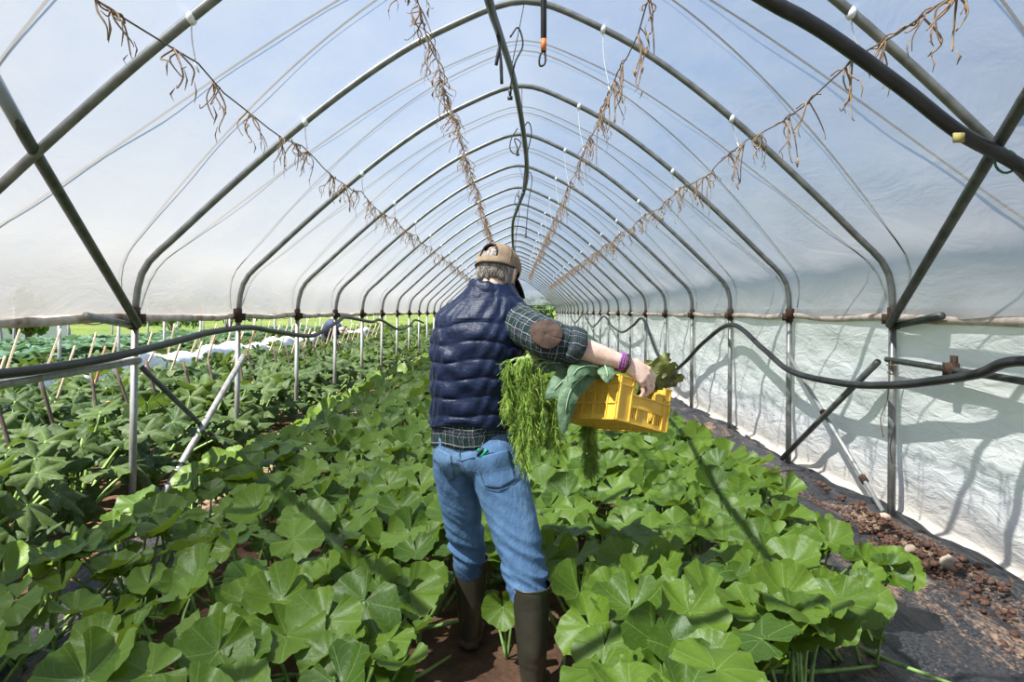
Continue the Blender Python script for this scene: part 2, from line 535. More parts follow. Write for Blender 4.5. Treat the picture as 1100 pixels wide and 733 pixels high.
# tie ropes over the film, two from the foot of each hoop
for i, Y in enumerate(YH[1:], 0):
    for s in (-1, 1):
        if s > 0 and i == len(YH) - 2: continue
        pts = []
        for k in range(61):
            t = .01 + .98 * k / 60
            x, h = prof(t)
            l = math.hypot(x, h + .6)
            pts.append((x * (1 + .037 / l), Y + s * (.06 + .72 * math.sin(PI * t) ** .8), SPRING + h + .037 * (h + .6) / l))
        g = MB(); g.tube(pts, .0065, 5)
        tag(g.build('tie_rope', M['rope']),
            'thin dark rope over the film from the %s hoop, bowing %s the camera' % (ordinal(i), 'towards' if s < 0 else 'away from'), 'rope', 'ropes over the roof film')

# right film skirt
def skirt(u, v):
    y = -.5 + (YEND + .8) * u ** 1.35
    zt = SPRING + .02
    z = zt + (.0 - zt) * v
    k = sag(y)
    x = 2.665 + .07 * v ** 2 + .006 * math.sin(9 * y + 4 * v) * v + .006 * math.sin(23 * v + 3.1 * math.sin(1.3 * y + v)) * (.4 + .6 * k) \
        + .010 * math.sin(2.1 * y + 5 * v) + .003 * math.sin(31 * v + 8 * y)
    if v > .93: x -= (v - .93) * 1.2; z += .0
    return (max(x, 2.652), y, z + .05 * max(0, v - .93) / .07)
g = MB(); g.grid(skirt, 420, 46)
o = g.build('wall_right', M['film_wall']); tag(o, kind='structure')

# far gable film above the open end, with its crossbar
g = MB()
N = 40
top = [(prof(k / N)[0], YEND + .02, SPRING + prof(k / N)[1] + .02) for k in range(N + 1)]
rows = 10
V = []
for j in range(rows + 1):
    for p in top:
        zb = 1.9
        V.append((p[0] * (1 - .0 * j), p[1] + .02 * math.sin(p[0] * 5 + j), max(SPRING - .04, p[2] + (zb - p[2]) * j / rows if p[2] > zb else p[2] - .02 * j)))
g.add(V, [(j * (N + 1) + i, j * (N + 1) + i + 1, (j + 1) * (N + 1) + i + 1, (j + 1) * (N + 1) + i) for j in range(rows) for i in range(N)])
tag(g.build('wall_back', M['film_far']), kind='structure')
g = MB(); g.tube([(-2.55, YEND, 1.9), (2.6, YEND, 1.9)], .03, 8); g.tube([(-2.55, YEND - .02, 1.62), (2.6, YEND - .02, 1.62)], .03, 8)
tag(g.build('end_crossbar', M['steel']), 'pale crossbars under the far gable film at the open end', 'crossbar')

# ================================================================ braces, rails, brackets
def pipe(name, pts, r, label, cat, mat='steel', group=None, n=10):
    g = MB(); g.tube(pts, r, n)
    return tag(g.build(name, M[mat]), label, cat, group)
y1, y2 = YH[2], YH[3]
for s, side in ((-1, 'left'), (1, 'right')):
    a = np.array((s * 2.565, y1 - .06, 1.41)); b = np.array((s * 2.15, 3.08, 2.20))
    d = (b - a) / np.linalg.norm(b - a)
    pipe('wind_brace', [a, b + d * 1.7], .027, 'long diagonal pipe brace rising from the nearest %s post to the hoop overhead' % side, 'brace', 'steel_dark', 'roof braces')
    a = np.array((s * 2.60, y1 - .03, 1.40)); b = np.array((s * 2.585, 4.12, 1.475))
    t = thing('stub_brace', 'short cut-off pipe slanting up from the top of the nearest %s post' % side, 'brace', tuple(a))
    g = MB(); g.tube([a, b], .024, 10); part(g, 'pipe', M['steel_dark'] if s > 0 else M['steel'], t)
    g = MB(); g.tube([a + (b - a) * .0, a + (b - a) * .12], .03, 10); part(g, 'collar', M['rust'], t)
pipe('side_rail', [(-2.585, y1 - .02, 1.165), (-2.575, 1.4, 1.09)], .026, 'grey pipe rail running along the left posts under the black hose', 'rail', 'steel')
t = thing('side_rail', 'grey pipe rail with a bracket fixed to the nearest right post', 'rail', (2.57, y1, 1.17))
g = MB(); g.tube([(2.58, y1, 1.17), (2.585, 1.4, 1.11)], .02, 10); part(g, 'pipe', M['steel_dark'], t)
g = MB(); g.box((2.582, 4.03, 1.158), (.03, .035, .04)); g.box((2.60, 4.03, 1.19), (.012, .02, .05)); part(g, 'bracket', M['rust'], t)
pipe('cross_brace', [(-2.55, y2 - .05, 1.08), (-2.56, y1 + .10, .06)], .027, 'light grey diagonal pipe between the first two left posts, falling towards the camera', 'brace', 'steel', 'left cross braces')
pipe('cross_brace', [(-2.595, y1 + .04, 1.11), (-2.59, y2 - .05, .08)], .02, 'dark diagonal pipe between the first two left posts, falling away from the camera', 'brace', 'steel_dark', 'left cross braces')
pipe('cross_brace', [(2.545, y1 + .05, 1.15), (2.56, y2 + .02, .10)], .024, 'dark diagonal pipe between the first two right posts, falling away from the camera', 'brace', 'steel_dark', 'right cross braces')
t = thing('cross_brace', 'thin grey diagonal pipe with two clips behind the dark one on the right', 'brace', (2.58, y1, .1), 'right cross braces')
a = np.array((2.585, y2 - .06, 1.10)); b = np.array((2.585, y1 + .06, .1))
g = MB(); g.tube([a, b], .017, 8); part(g, 'pipe', M['steel'], t)
for k in (.45, .84):
    g = MB(); g.tube([a + (b - a) * (k - .015), a + (b - a) * (k + .015)], .027, 8); part(g, 'clip', M['rust'], t)
# twine dangling from the nearest right post
g = MB(); g.tube(catmull([at(957, 388, y1 - .09), at(955, 408, y1 - .1), at(953, 430, y1 - .1), at(946, 450, y1 - .1), at(949, 470, y1 - .1)], 6), .004, 5)
g.tube(catmull([at(952, 392, y1 - .1), at(962, 394, y1 - .12), at(960, 402, y1 - .1), at(953, 400, y1 - .1)], 5), .005, 5)
tag(g.build('loose_twine', M['twine']), 'loose frayed twine knotted to the nearest right post', 'twine')

# ================================================================ hoses
def hose(name, px, r, label, extra=(), mat='hose', n=10, name_part=None):
    pts = [at(*p) for p in px] + list(extra)
    g = MB(); g.tube(catmull(pts, 8), r, n)
    return tag(g.build(name, M[mat]), label, 'hose')
XR = 2.50
def along(side, px): return abs(side * 2.5 / ((px - 552) / F))
rp = [(1100, 388), (1050, 402), (1000, 410), (957, 414), (905, 412), (850, 399), (820, 375), (786, 349), (756, 368), (735, 390), (722, 397), (706, 380), (691, 343), (680, 350), (668, 357), (657, 350), (649, 340), (641, 348), (636, 351), (630, 343), (627, 337), (621, 344), (617, 347), (613, 340)]
pts = [(2.50, 1.5, 1.22), (2.50, 2.4, 1.26)] + [(XR, along(1, x), EYE - (y - 335) / F * along(1, x)) for x, y in rp]
g = MB(); g.tube(catmull(pts, 8), [.030] + [.027] * 9 + [.024] * 6, 10)
tag(g.build('water_hose', M['hose']), 'thick black water hose looping from post to post along the right film wall', 'hose')
lp = [(0, 402), (50, 396), (100, 388), (150, 377), (200, 364), (227, 357), (266, 352), (293, 356), (328, 361), (343, 358), (364, 345), (372, 341), (399, 346), (409, 344), (428, 354), (440, 350), (446, 344), (455, 347)]
pts = [(-2.52, 1.6, 1.19), (-2.52, 2.6, 1.2)] + [(-2.545, 2.545 * F / (552 - x), EYE - (y - 335) / F * 2.545 * F / (552 - x)) for x, y in lp]
g = MB(); g.tube(catmull(pts, 8), .027, 10)
tag(g.build('water_hose', M['hose']), 'thick black water hose hung along the left posts', 'hose')
t = thing('overhead_hose', 'thickest black hose crossing the roof at the upper right', 'hose', (2.2, 3.05, 2.2))
pts = [(0.06, 2.55, 3.1), at(700, -75, 2.6), at(825, 0, 2.68), at(862, 20, 2.72), at(900, 44, 2.76), at(970, 95, 2.85), at(1030, 142, 2.93), at(1085, 172, 3.0), at(1125, 200, 3.0), at(1180, 275, 2.9), (2.47, 2.5, 1.5), (2.5, 2.3, 1.28)]
g = MB(); g.tube(catmull(pts, 8), .031, 12); part(g, 'pipe', M['hose'], t)
p = at(1086, 172, 2.99); g = MB()
g.tube([(p[0] + .05 * math.cos(a), p[1] + .03, p[2] + .05 * math.sin(a)) for a in np.linspace(0, 6.0, 16)], .006, 5)
g.tube([(p[0] + .045, p[1] - .02, p[2] - .04), (p[0] + .05, p[1] - .03, p[2] - .075)], .005, 5)
part(g, 'green_tie', noisy('green_tie', (.02, .14, .05), (.04, .2, .07), 60, .5), t)
p = at(1025, 150, 2.90)
g = MB(); g.box((p[0], p[1] - .03, p[2]), (.022, .006, .02)); part(g, 'yellow_tag', noisy('faded_tag', (.35, .28, .08), (.45, .38, .15), 60, .8), t)
# ridge pipe sagging below the crown
rid = [(-.17, 1.9, 2.78), at(525, 0, 3.0), at(536, 35, 3.7), at(549, 75, 4.72), at(556, 105, 5.6), at(562, 140, 6.6), at(565, 165, 7.6), at(566, 188, 9.0), at(563, 205, 10.5), at(556, 224, 12.2), at(551, 240, 14.0), at(551, 262, 16.5), at(553, 275, 20.)]
t = thing('ridge_pipe', 'black irrigation pipe hanging along the ridge above the man', 'hose', (0, 3, 2.8))
g = MB(); g.tube(catmull(rid, 8), [.021, .021, .024, .026, .028, .03, .03], 10); part(g, 'pipe', M['hose'], t)
# its hangers: wire from each hoop crown to the pipe
rc = catmull(rid, 8)
for Y in YH[1:10]:
    q = min(rc, key=lambda p: abs(p[1] - Y)); cx, ch = prof(.5)
    g = MB(); g.tube([(cx, Y, SPRING + ch), (q[0], Y, q[2])], .003, 4); part(g, 'hanger_wire', M['rope'], t)
# drop tubes with sprinkler heads
def drop(px, py0, py1, Y, loop, label, r=.006, head='hose'):
    t = thing('sprinkler_drop', label, 'sprinkler', at(px, py0, Y), 'sprinkler tubes under the ridge')
    g = MB(); a = np.array(at(px, py0, Y)); b = np.array(at(px, py1, Y))
    if loop:
        c = [a, a + (.05, 0, .06), a + (.08, 0, -.05)] if loop > 0 else [a, a + (-.06, 0, -.1), a + (-.07, 0, -.2), a + (-.02, 0, -.24), a + (.03, 0, -.14)]
        g.tube(catmull(c + [(a + b) / 2 + (.03 * loop, 0, 0), b], 6), r, 6)
    else:
        g.tube([a, (a + b) / 2 + (.01, 0, 0), b], r, 6)
    part(g, 'tube', M['hose'], t)
    g = MB(); g.tube([b, b - (0, 0, .04)], [.012, .014, .008], 8); g.box(b - (0, 0, .055), (.016, .006, .012)); part(g, 'nozzle', M['hose'], t)
drop(548, 40, 96, 4.3, 1, 'thin black tube looping off the ridge pipe nearest the camera')
drop(562, 138, 202, 6.6, 1, 'thin black tube falling straight beside the second loop')
drop(556, 138, 160, 6.5, -1, 'thin coiled black tube where the ridge pipe is tied')
drop(565, 190, 250, 9.0, 1, 'long thin drop tube with a nozzle beyond the coiled one')
drop(558, 205, 215, 10.5, -1, 'small coiled tube on the lower bend of the ridge pipe')
drop(553, 226, 275, 12.4, 1, 'farthest thin drop tube above the cap')
for (px, y0, y1_, lab) in ((536, 32, 70, 'left of two limp black cable ends on the ridge pipe'), (533, 34, 90, 'longer of two limp black cable ends on the ridge pipe')):
    a = np.array(at(px, y0, 3.7)); b = np.array(at(px + (6 if y1_ > 80 else -3), y1_, 3.7))
    g = MB(); g.tube(catmull([a, a * .6 + b * .4 + (.01, 0, 0), b], 6), [.006, .006, .006, .011, .01], 6)
    tag(g.build('cable_end', M['hose']), lab, 'cable', 'cable ends on the ridge pipe')
# riser tube with orange fitting hanging from the crown of the first hoop
cx, ch = prof(.5)
a = np.array(at(584, 0, 3.08)); top_ = np.array((cx + .03, 3.08, SPRING + ch - .02)); e = np.array(at(584, 42, 3.08))
t = thing('hanging_sprinkler', 'thick hanging tube with an orange fitting and hook at top centre', 'sprinkler', tuple(top_))
g = MB(); g.tube([top_, a, e], .0125, 10)
for k in range(22):
    p = a + (e - a) * k / 22; g.tube([p, p + (e - a) * .01], .0145, 10)
part(g, 'tube', M['hose'], t)
g = MB(); q = np.array(at(584, 50, 3.08)); g.tube([e, q - (0, 0, .02)], [.014, .02, .02, .013], 10); part(g, 'orange_fitting', M['orange'], t)
g = MB(); z = np.array(at(584, 56, 3.08)); g.tube([q - (0, 0, .015), z], .011, 8)
g.tube(catmull([z + (0, 0, .01), z + (-.014, 0, -.01), z + (-.02, 0, -.04), z + (-.016, 0, -.062), z + (.0, 0, -.058), z + (.008, 0, -.04), z + (.006, 0, 0)], 5), .005, 6)
part(g, 'hook', M['hose'], t)

# ================================================================ strings with dried vines
def string_line(name, X, h, label, dens, seed, spread, dropmax, y0=2.2, yend=30):
    t = thing(name, label, 'dried vine', (X, y0, SPRING + h), 'strings of dried vines')
    r = random.Random(seed)
    pts = []
    for y in np.arange(y0, yend, .3):
        k = sag(y); pts.append((X + .03 * h + .01 * math.sin(y * 7), y, SPRING + h - .06 * k + .008 * math.sin(y * 11)))
    g = MB(); g.tube(pts, .004, 5); part(g, 'twine', M['twine'], t)
    P = np.array(pts)
    y = y0 + .2
    d = MB()
    while y < yend - .3:
        p = np.array([np.interp(y, P[:, 1], P[:, k]) for k in range(3)])
        step = r.uniform(.5, 1.5) / dens
        n = r.randint(2, 4) if dens < 2 else r.randint(3, 6)
        for _ in range(n):
            L = r.uniform(.06, dropmax)
            a = p + (0, r.uniform(-.05, .05), 0)
            b = a + (r.uniform(-spread, spread), r.uniform(-spread, spread), -L * r.uniform(.2, .6))
            c = b + (r.uniform(-spread, spread), r.uniform(-spread, spread), -L * r.uniform(.2, .6))
            e = c + (r.uniform(-.02, .02), r.uniform(-.02, .02), r.uniform(-.05, .02))
            d.tube(catmull([a, b, c, e], 4), [.0045, .004, .003, .002], 4)
            if r.random() < (.65 if dens > 2 else .4):   # curled dead leaf
                w_ = r.uniform(.008, .02)
                ang = r.uniform(0, 6)
                q = c + (.01 * math.cos(ang), .01 * math.sin(ang), 0)
                ll = r.uniform(.04, .1)
                d.tube([q, q + (w_ * math.cos(ang), w_ * math.sin(ang), -ll * .5), q + (.2 * w_ * math.cos(ang), .4 * w_ * math.sin(ang), -ll)], [.003, w_ * .6, w_ * .5, .002], 5, flat=.25)
        if r.random() < .5:          # wrap along the string
            d.tube(catmull([p + (.012 * math.cos(k * 1.9), -.1 + .05 * k, .012 * math.sin(k * 1.9)) for k in range(6)], 3), .004, 4)
        y += step
    part(d, 'dried_vine', M['dry'], t)
    return t
lines = [(-1.47, 1.13, 'sparse string of dried vines, outermost of the two on the left roof', 2.2, 5, .05, .22),
         (-.60, 1.80, 'dense string of shrivelled brown vines left of the ridge pipe', 5.0, 6, .06, .24),
         (.62, 1.56, 'string of dried vines with long tails right of the ridge pipe', 2.4, 7, .04, .34),
         (1.53, 1.17, 'sparse string of dried vines, outermost of the two on the right roof', 3.2, 8, .05, .26)]
for X, h, lab, dens, sd, sp, dm in lines:
    t = string_line('vine_string', X, h, lab, dens, sd, sp, dm)
    for Y in YH[1:15]:
        # white string from the hoop down to the twine
        tt = min((abs(prof(k / 400)[0] - (X * .985)), k) for k in range(401))[1] / 400
        x, hh = prof(tt)
        g = MB(); g.ball((x, Y, SPRING + hh - .005), (.022, .034, .03), nu=10, nv=6)
        zt = SPRING + h + .0
        g.tube(catmull([(x, Y, SPRING + hh - .02), ((x + X) / 2 + .008, Y + .02, (SPRING + hh + zt) / 2), (X + .03 * h, Y + .03, zt)], 5), .0035, 5)
        g.tube([(X + .03 * h - .01, Y + .03, zt + .01), (X + .03 * h + .015, Y + .03, zt - .05)], .004, 4)
        part(g, 'white_tie', M['white_tie'], t)

# ================================================================ next bay of the span, to the left
g0 = None
for i, Y in enumerate(YH[1:], 0):
    if g0 is None:
        t = thing('bay_post', '', 'post', (-7.86, Y, 0), 'posts across the courgettes')
        g = MB(); g.tube([(-7.86, Y, SPRING - .02), (-7.86, Y, -.1)], .030, 8); part(g, 'pole', M['steel'], t)
        g = MB(); g.tube([(-7.86, Y, SPRING - .12), (-7.86, Y, SPRING)], .05, 8); g.box((-7.86, Y - .05, SPRING - .05), (.07, .02, .03)); part(g, 'clamp', M['rust'], t)
        g0 = t
    else:
        t = dup(g0, (-7.86, Y, 0))
    t['label'] = 'grey post with a clamp across the courgettes, %s counted from the camera' % ordinal(i)
# sagging cable between far posts
pts = []
for Y0, Y1 in zip(YH[1:-1], YH[2:]):
    for k in range(6):
        a = k / 6; pts.append((-7.80, Y0 + (Y1 - Y0) * a, SPRING - .06 - .18 * math.sin(PI * a)))
g = MB(); g.tube(pts, .012, 6)
tag(g.build('sagging_cable', M['hose']), 'black cable sagging from post to post of the next bay', 'cable')
# thin posts of the bay after that
for k in range(14):
    Y = 13 + 2.1 * k
    g = MB(); g.tube([(-12.6, Y, -.1), (-12.6, Y, 1.75)], .03, 8); g.box((-12.6, Y, 1.72), (.05, .05, .05))
    tag(g.build('field_post', M['steel']), 'thin grey post beyond the cabbages, %s counted from the camera' % ordinal(k), 'post', 'posts beyond the cabbages')
# white low polytunnel across the field
def poly(u, v):
    a = PI * v
    return (-24 + 3.2 * math.cos(a), 15 + 17 * u, 2.6 * math.sin(a) ** .75 * (1 - .02 * math.sin(u * 60) ** 2))
t = thing('polytunnel', 'pale film tunnel standing across the field at far left', 'greenhouse', (-24, 24, 0))
g = MB(); g.grid(poly, 60, 20); part(g, 'film_cover', M['film_far'], t)
for k in range(9):
    u = k / 8
    g = MB(); g.tube([tuple(np.array(poly(u, j / 20)) * (1, 1, 1.01)) for j in range(21)], .04, 6); part(g, 'hoop', M['steel'], t)

# white fleece laid in a long fold over the crop
def fleece(u, v):
    y = 5.8 + 22 * u
    a = PI * v
    w_ = .22 + .05 * math.sin(y * 2.7) + .03 * math.sin(y * 6.1 + 1)
    x = -5.98 + .04 * math.sin(y * 1.7) + w_ * math.cos(a)
    z = (.80 + .05 * math.sin(y * 1.9) + .04 * math.sin(5.3 * y)) * math.sin(a) ** .45 + .015 * math.sin(20 * y + 9 * a)
    return (x, y, z)
g = MB(); g.grid(fleece, 240, 16)
o = g.build('row_cover', noisy('white_fleece', (.72, .74, .76), (.9, .9, .9), 8, .9, 0, .6, .02))
tag(o, 'long white fleece cover gathered along a crop row on the left', 'row cover')
# stakes
k = 0
def stake(base, top, r, mat, label, grp):
    g = MB(); r_ = random.Random(int(abs(base[1] * 1000)))
    mid = (np.array(base) + np.array(top)) / 2 + (r_.uniform(-.012, .012), r_.uniform(-.012, .012), 0)
    g.tube(catmull([base, mid, top], 4), [r * 1.05, r, r * .92], 8)
    tag(g.build('wooden_stake', M[mat]), label, 'stake', grp)
rs = random.Random(21)
ny = [4.05, 4.62, 5.2, 5.62, 6.2, 6.7, 7.3, 7.9, 8.5, 9.1, 9.8, 10.5, 11.2, 12.0, 12.8, 13.7, 14.6, 15.6, 16.7, 18, 19.5, 21]
for i, Y in enumerate(ny):
    stake((-3.27 + rs.uniform(-.05, .05), Y + rs.uniform(-.05, .05), -.05), (-3.56 + rs.uniform(-.06, .06), Y + rs.uniform(-.12, .2), 1.0 + rs.uniform(-.08, .06)), .0145, 'wood_dark',
          'dark weathered stake leaning left, %s from the camera in the near row' % ordinal(i), 'dark stakes in the courgettes')
for i in range(24):
    Y = 4.9 + i * .72 + rs.uniform(-.12, .12)
    red = i in (3, 9)
    stake((-4.62 + rs.uniform(-.06, .06), Y, -.05), (-4.24 + rs.uniform(-.08, .08), Y + rs.uniform(-.1, .2), 1.2 + rs.uniform(-.12, .1)), .0135, 'wood_red' if red else 'wood_light',
          '%s wooden stake leaning right, %s from the camera in the middle row' % ('reddish' if red else 'pale', ordinal(i)), 'pale stakes in the courgettes')
for i in range(20):
    Y = 8.6 + i * .85 + rs.uniform(-.15, .15)
    stake((-6.75 + rs.uniform(-.06, .06), Y, -.05), (-6.4 + rs.uniform(-.1, .1), Y + rs.uniform(-.1, .2), 1.22 + rs.uniform(-.1, .12)), .015, 'wood_light',
          'pale wooden stake beyond the white fleece, %s from the camera' % ordinal(i), 'pale stakes beyond the fleece')
# ================================================================ plants
def leaf_mat(name, dark, light, vein, trans, tmix=.32, rough=.5, nveins=7, mottle=None, spec=.35):
    m = NT(name)
    uv = m.n('ShaderNodeUVMap'); sp = m.n('ShaderNodeSeparateXYZ'); m.l(uv.outputs[0], sp.inputs[0])
    u, v = sp.outputs['X'], sp.outputs['Y']          # u: angle about the petiole 0..1, v: radius 0..1 (+ leaf number)
    vr = m.math('FRACT', v)
    lid = m.math('FLOOR', v)
    a = m.math('MULTIPLY', m.math('SUBTRACT', u, .5), float(nveins))
    d = m.math('ABSOLUTE', m.math('SUBTRACT', a, m.math('ROUND', a)))   # 0 on a main vein .. .5 between
    wd = m.math('MULTIPLY', d, vr)
    main = m.math('LESS_THAN', wd, .013)
    sec = m.math('FRACT', m.math('SUBTRACT', m.math('MULTIPLY', vr, 5.0), m.math('MULTIPLY', d, 3.2)))
    secv = m.math('MULTIPLY', m.math('LESS_THAN', m.math('ABSOLUTE', m.math('SUBTRACT', sec, .5)), .05), m.math('GREATER_THAN', vr, .12))
    vm = m.math('MAXIMUM', m.math('MULTIPLY', main, .5), m.math('MULTIPLY', secv, .22))
    wn = m.n('ShaderNodeTexWhiteNoise', noise_dimensions='1D'); m.l(lid, wn.inputs['W'])
    pv = m.pos()
    f = m.noise(pv, 9, 5, .6)
    k = m.math('ADD', m.math('MULTIPLY', wn.outputs['Value'], .7), m.math('MULTIPLY', m.math('SUBTRACT', f, .3), .6), clamp=True)
    col = m.mix(k, dark, light)
    if mottle is not None:
        mm = m.math('MULTIPLY', m.ramp(m.noise(pv, 26, 4, .7), [(.48, 0.), (.62, 1.)]), .55)
        col = m.mix(mm, col, mottle)
    col = m.mix(vm, col, vein)
    geo = m.n('ShaderNodeNewGeometry')
    col = m.mix(m.math('MULTIPLY', geo.outputs['Backfacing'], .45), col, (light[0] * 1.3 + .03, light[1] * 1.15 + .03, light[2] * 1.5 + .03))
    hb = m.math('SUBTRACT', m.math('ADD', m.noise(pv, 55, 3), m.math('MULTIPLY', d, .8)), m.math('MULTIPLY', vm, .5))
    b = m.bsdf(col, rough, 0, m.bump(hb, .35, .006), spec)
    t = m.n('ShaderNodeBsdfTranslucent'); m.l(m.mix(.55, col, trans), t.inputs['Color'])
    mx = m.n('ShaderNodeMixShader'); mx.inputs[0].default_value = tmix
    m.l(b, mx.inputs[1]); m.l(t.outputs[0], mx.inputs[2])
    return m.done(mx.outputs[0])
M['pump'] = leaf_mat('pumpkin_leaf', (.034, .080, .007), (.125, .205, .017), (.22, .31, .08), (.30, .42, .02), .28, .45)
M['zuc'] = leaf_mat('courgette_leaf', (.016, .042, .008), (.070, .115, .018), (.13, .18, .06), (.20, .32, .02), .26, .55, 5, (.12, .155, .09), .25)
M['cabb'] = leaf_mat('cabbage_leaf', (.07, .13, .08), (.13, .22, .13), (.25, .33, .22), (.2, .4, .1), .2, .5, 7)
M['stem'] = noisy('green_stem', (.10, .20, .04), (.24, .36, .09), 25, .55)
M['flower'] = noisy('squash_flower', (.75, .28, .03), (.85, .45, .05), 30, .6)

_ng = np.random.default_rng(5)
def leaf_template(nth, nr, kind):
    """angle, radius grid of one leaf"""
    lim = 2.92 if kind != 'zuc' else 2.8
    th = np.linspace(-lim, lim, nth)
    rr = np.linspace(0, 1, nr + 1)[1:] ** .85
    return th, rr
def leaf(kind, R, th, rr, rng):
    """leaf points about the petiole end, blade roughly in xy with its tip along +y"""
    ph = rng.uniform(0, 6.28, 6)
    TH, RR = np.meshgrid(th, rr)
    if kind == 'pump':
        out = 1 + .045 * np.cos(5 * TH + ph[0] * .1) + .03 * np.sin(3 * TH + ph[5]) + .020 * np.sin(14 * TH + ph[1]) + .020 * np.sin(25 * TH + ph[2]) * (.6 + .4 * np.sin(3 * TH + ph[3]))
        out *= 1 - .30 * np.clip((np.abs(TH) - 1.6) / 1.3, 0, 1) ** 1.5
        rad = R * out * RR
        cup = rng.uniform(-.02, .46)
        z = R * (cup * RR ** 1.6 * (1 + .5 * np.clip((np.abs(TH) - 1.4) / 1.4, 0, 1))
                 + .035 * RR ** 1.2 * np.cos(7 * TH) + .075 * RR ** 3 * np.sin(4 * TH + ph[3]) + .045 * RR ** 4 * np.sin(9 * TH + ph[4]) + .02 * RR ** 6 * np.sin(19 * TH + ph[0])
                 - rng.uniform(.05, .34) * RR ** 2.2 * np.clip(np.cos(TH), 0, 1) ** 2
                 - rng.uniform(-.1, .26) * RR ** 2.5 * np.sin(TH) ** 2)
    elif kind == 'zuc':
        L = np.zeros_like(TH)
        for c, w_ in ((0, 1.), (1.12, .92), (-1.12, .92), (2.2, .74), (-2.2, .74)):
            L = np.maximum(L, w_ * np.exp(-np.abs((TH - c) / .38) ** 1.4))
        saw = np.abs(((TH * 3.4 + ph[0]) % 1) - .5) * 2
        out = .40 + .62 * L + .24 * saw * (L + .2)
        out *= 1 - .1 * np.clip((np.abs(TH) - 2) / 1, 0, 1)
        rad = R * (out * RR ** .95)
        z = R * (.14 * RR ** 1.5 + .07 * RR * np.cos(5.6 * TH) + .07 * RR ** 2 * np.sin(6 * TH + ph[3]) - rng.uniform(.12, .45) * RR ** 2.2 * np.clip(np.cos(TH * .8), 0, 1)
                 - rng.uniform(0, .3) * RR ** 2.2 * np.sin(TH) ** 2)
    else:
        out = 1 + .04 * np.sin(9 * TH + ph[0]) - .2 * np.clip(np.abs(TH) - 2, 0, 1)
        rad = R * out * RR
        z = R * (.3 * RR ** 1.6 + .07 * RR ** 3 * np.sin(6 * TH + ph[1]) - .25 * RR ** 2.5 * np.clip(np.cos(TH), 0, 1))
    x = rad * np.sin(TH); y = rad * np.cos(TH)
    V = np.stack([x, y, z], -1).reshape(-1, 3)
    V = np.vstack([[0, 0, 0], V])
    UV = np.stack([.5 + TH / 6.2832, RR * .97 + .01], -1).reshape(-1, 2)
    UV = np.vstack([[.5, .005], UV])
    return V, UV
def leaf_faces(nth, nr):
    Fq = []
    for i in range(nth - 1): Fq.append((0, 1 + i + 1, 1 + i))
    for j in range(nr - 1):
        for i in range(nth - 1):
            a = 1 + j * nth + i
            Fq.append((a, a + 1, a + nth + 1, a + nth))
    return Fq
_LF = {}
def frame_for(nrm, tipdir):
    z = np.array(nrm, float); z /= np.linalg.norm(z)
    y = np.array(tipdir, float); y -= z * y.dot(z); y /= np.linalg.norm(y) + 1e-9
    return np.stack([np.cross(y, z), y, z])       # rows: x, y, z axes

def add_leaf(mb, kind, p, R, nrm, tip, res, rng, lid):
    key = (kind, res)
    nth, nr = res
    if key not in _LF: _LF[key] = (leaf_template(nth, nr, kind), leaf_faces(nth, nr))
    (th, rr), fc = _LF[key]
    V, UV = leaf(kind, R, th, rr, rng)
    A = frame_for(nrm, tip)
    W = V @ A + np.array(p)
    UV = UV.copy(); UV[:, 1] += lid
    mb.add(W, fc, [tuple(q) for q in UV])

def blocked(x, y):
    """where the man walks, and open soil the photo shows"""
    if 1.4 < y < 2.75 and -.13 < x < .22: return True
    if 2.1 < y < 3.25 and -.31 < x < .08: return True
    if math.hypot((x - .07) / .17, (y - 2.62) / .33) < 1: return True
    if math.hypot((x + .06) / .21, (y - 2.75) / .42) < 1: return True
    return False

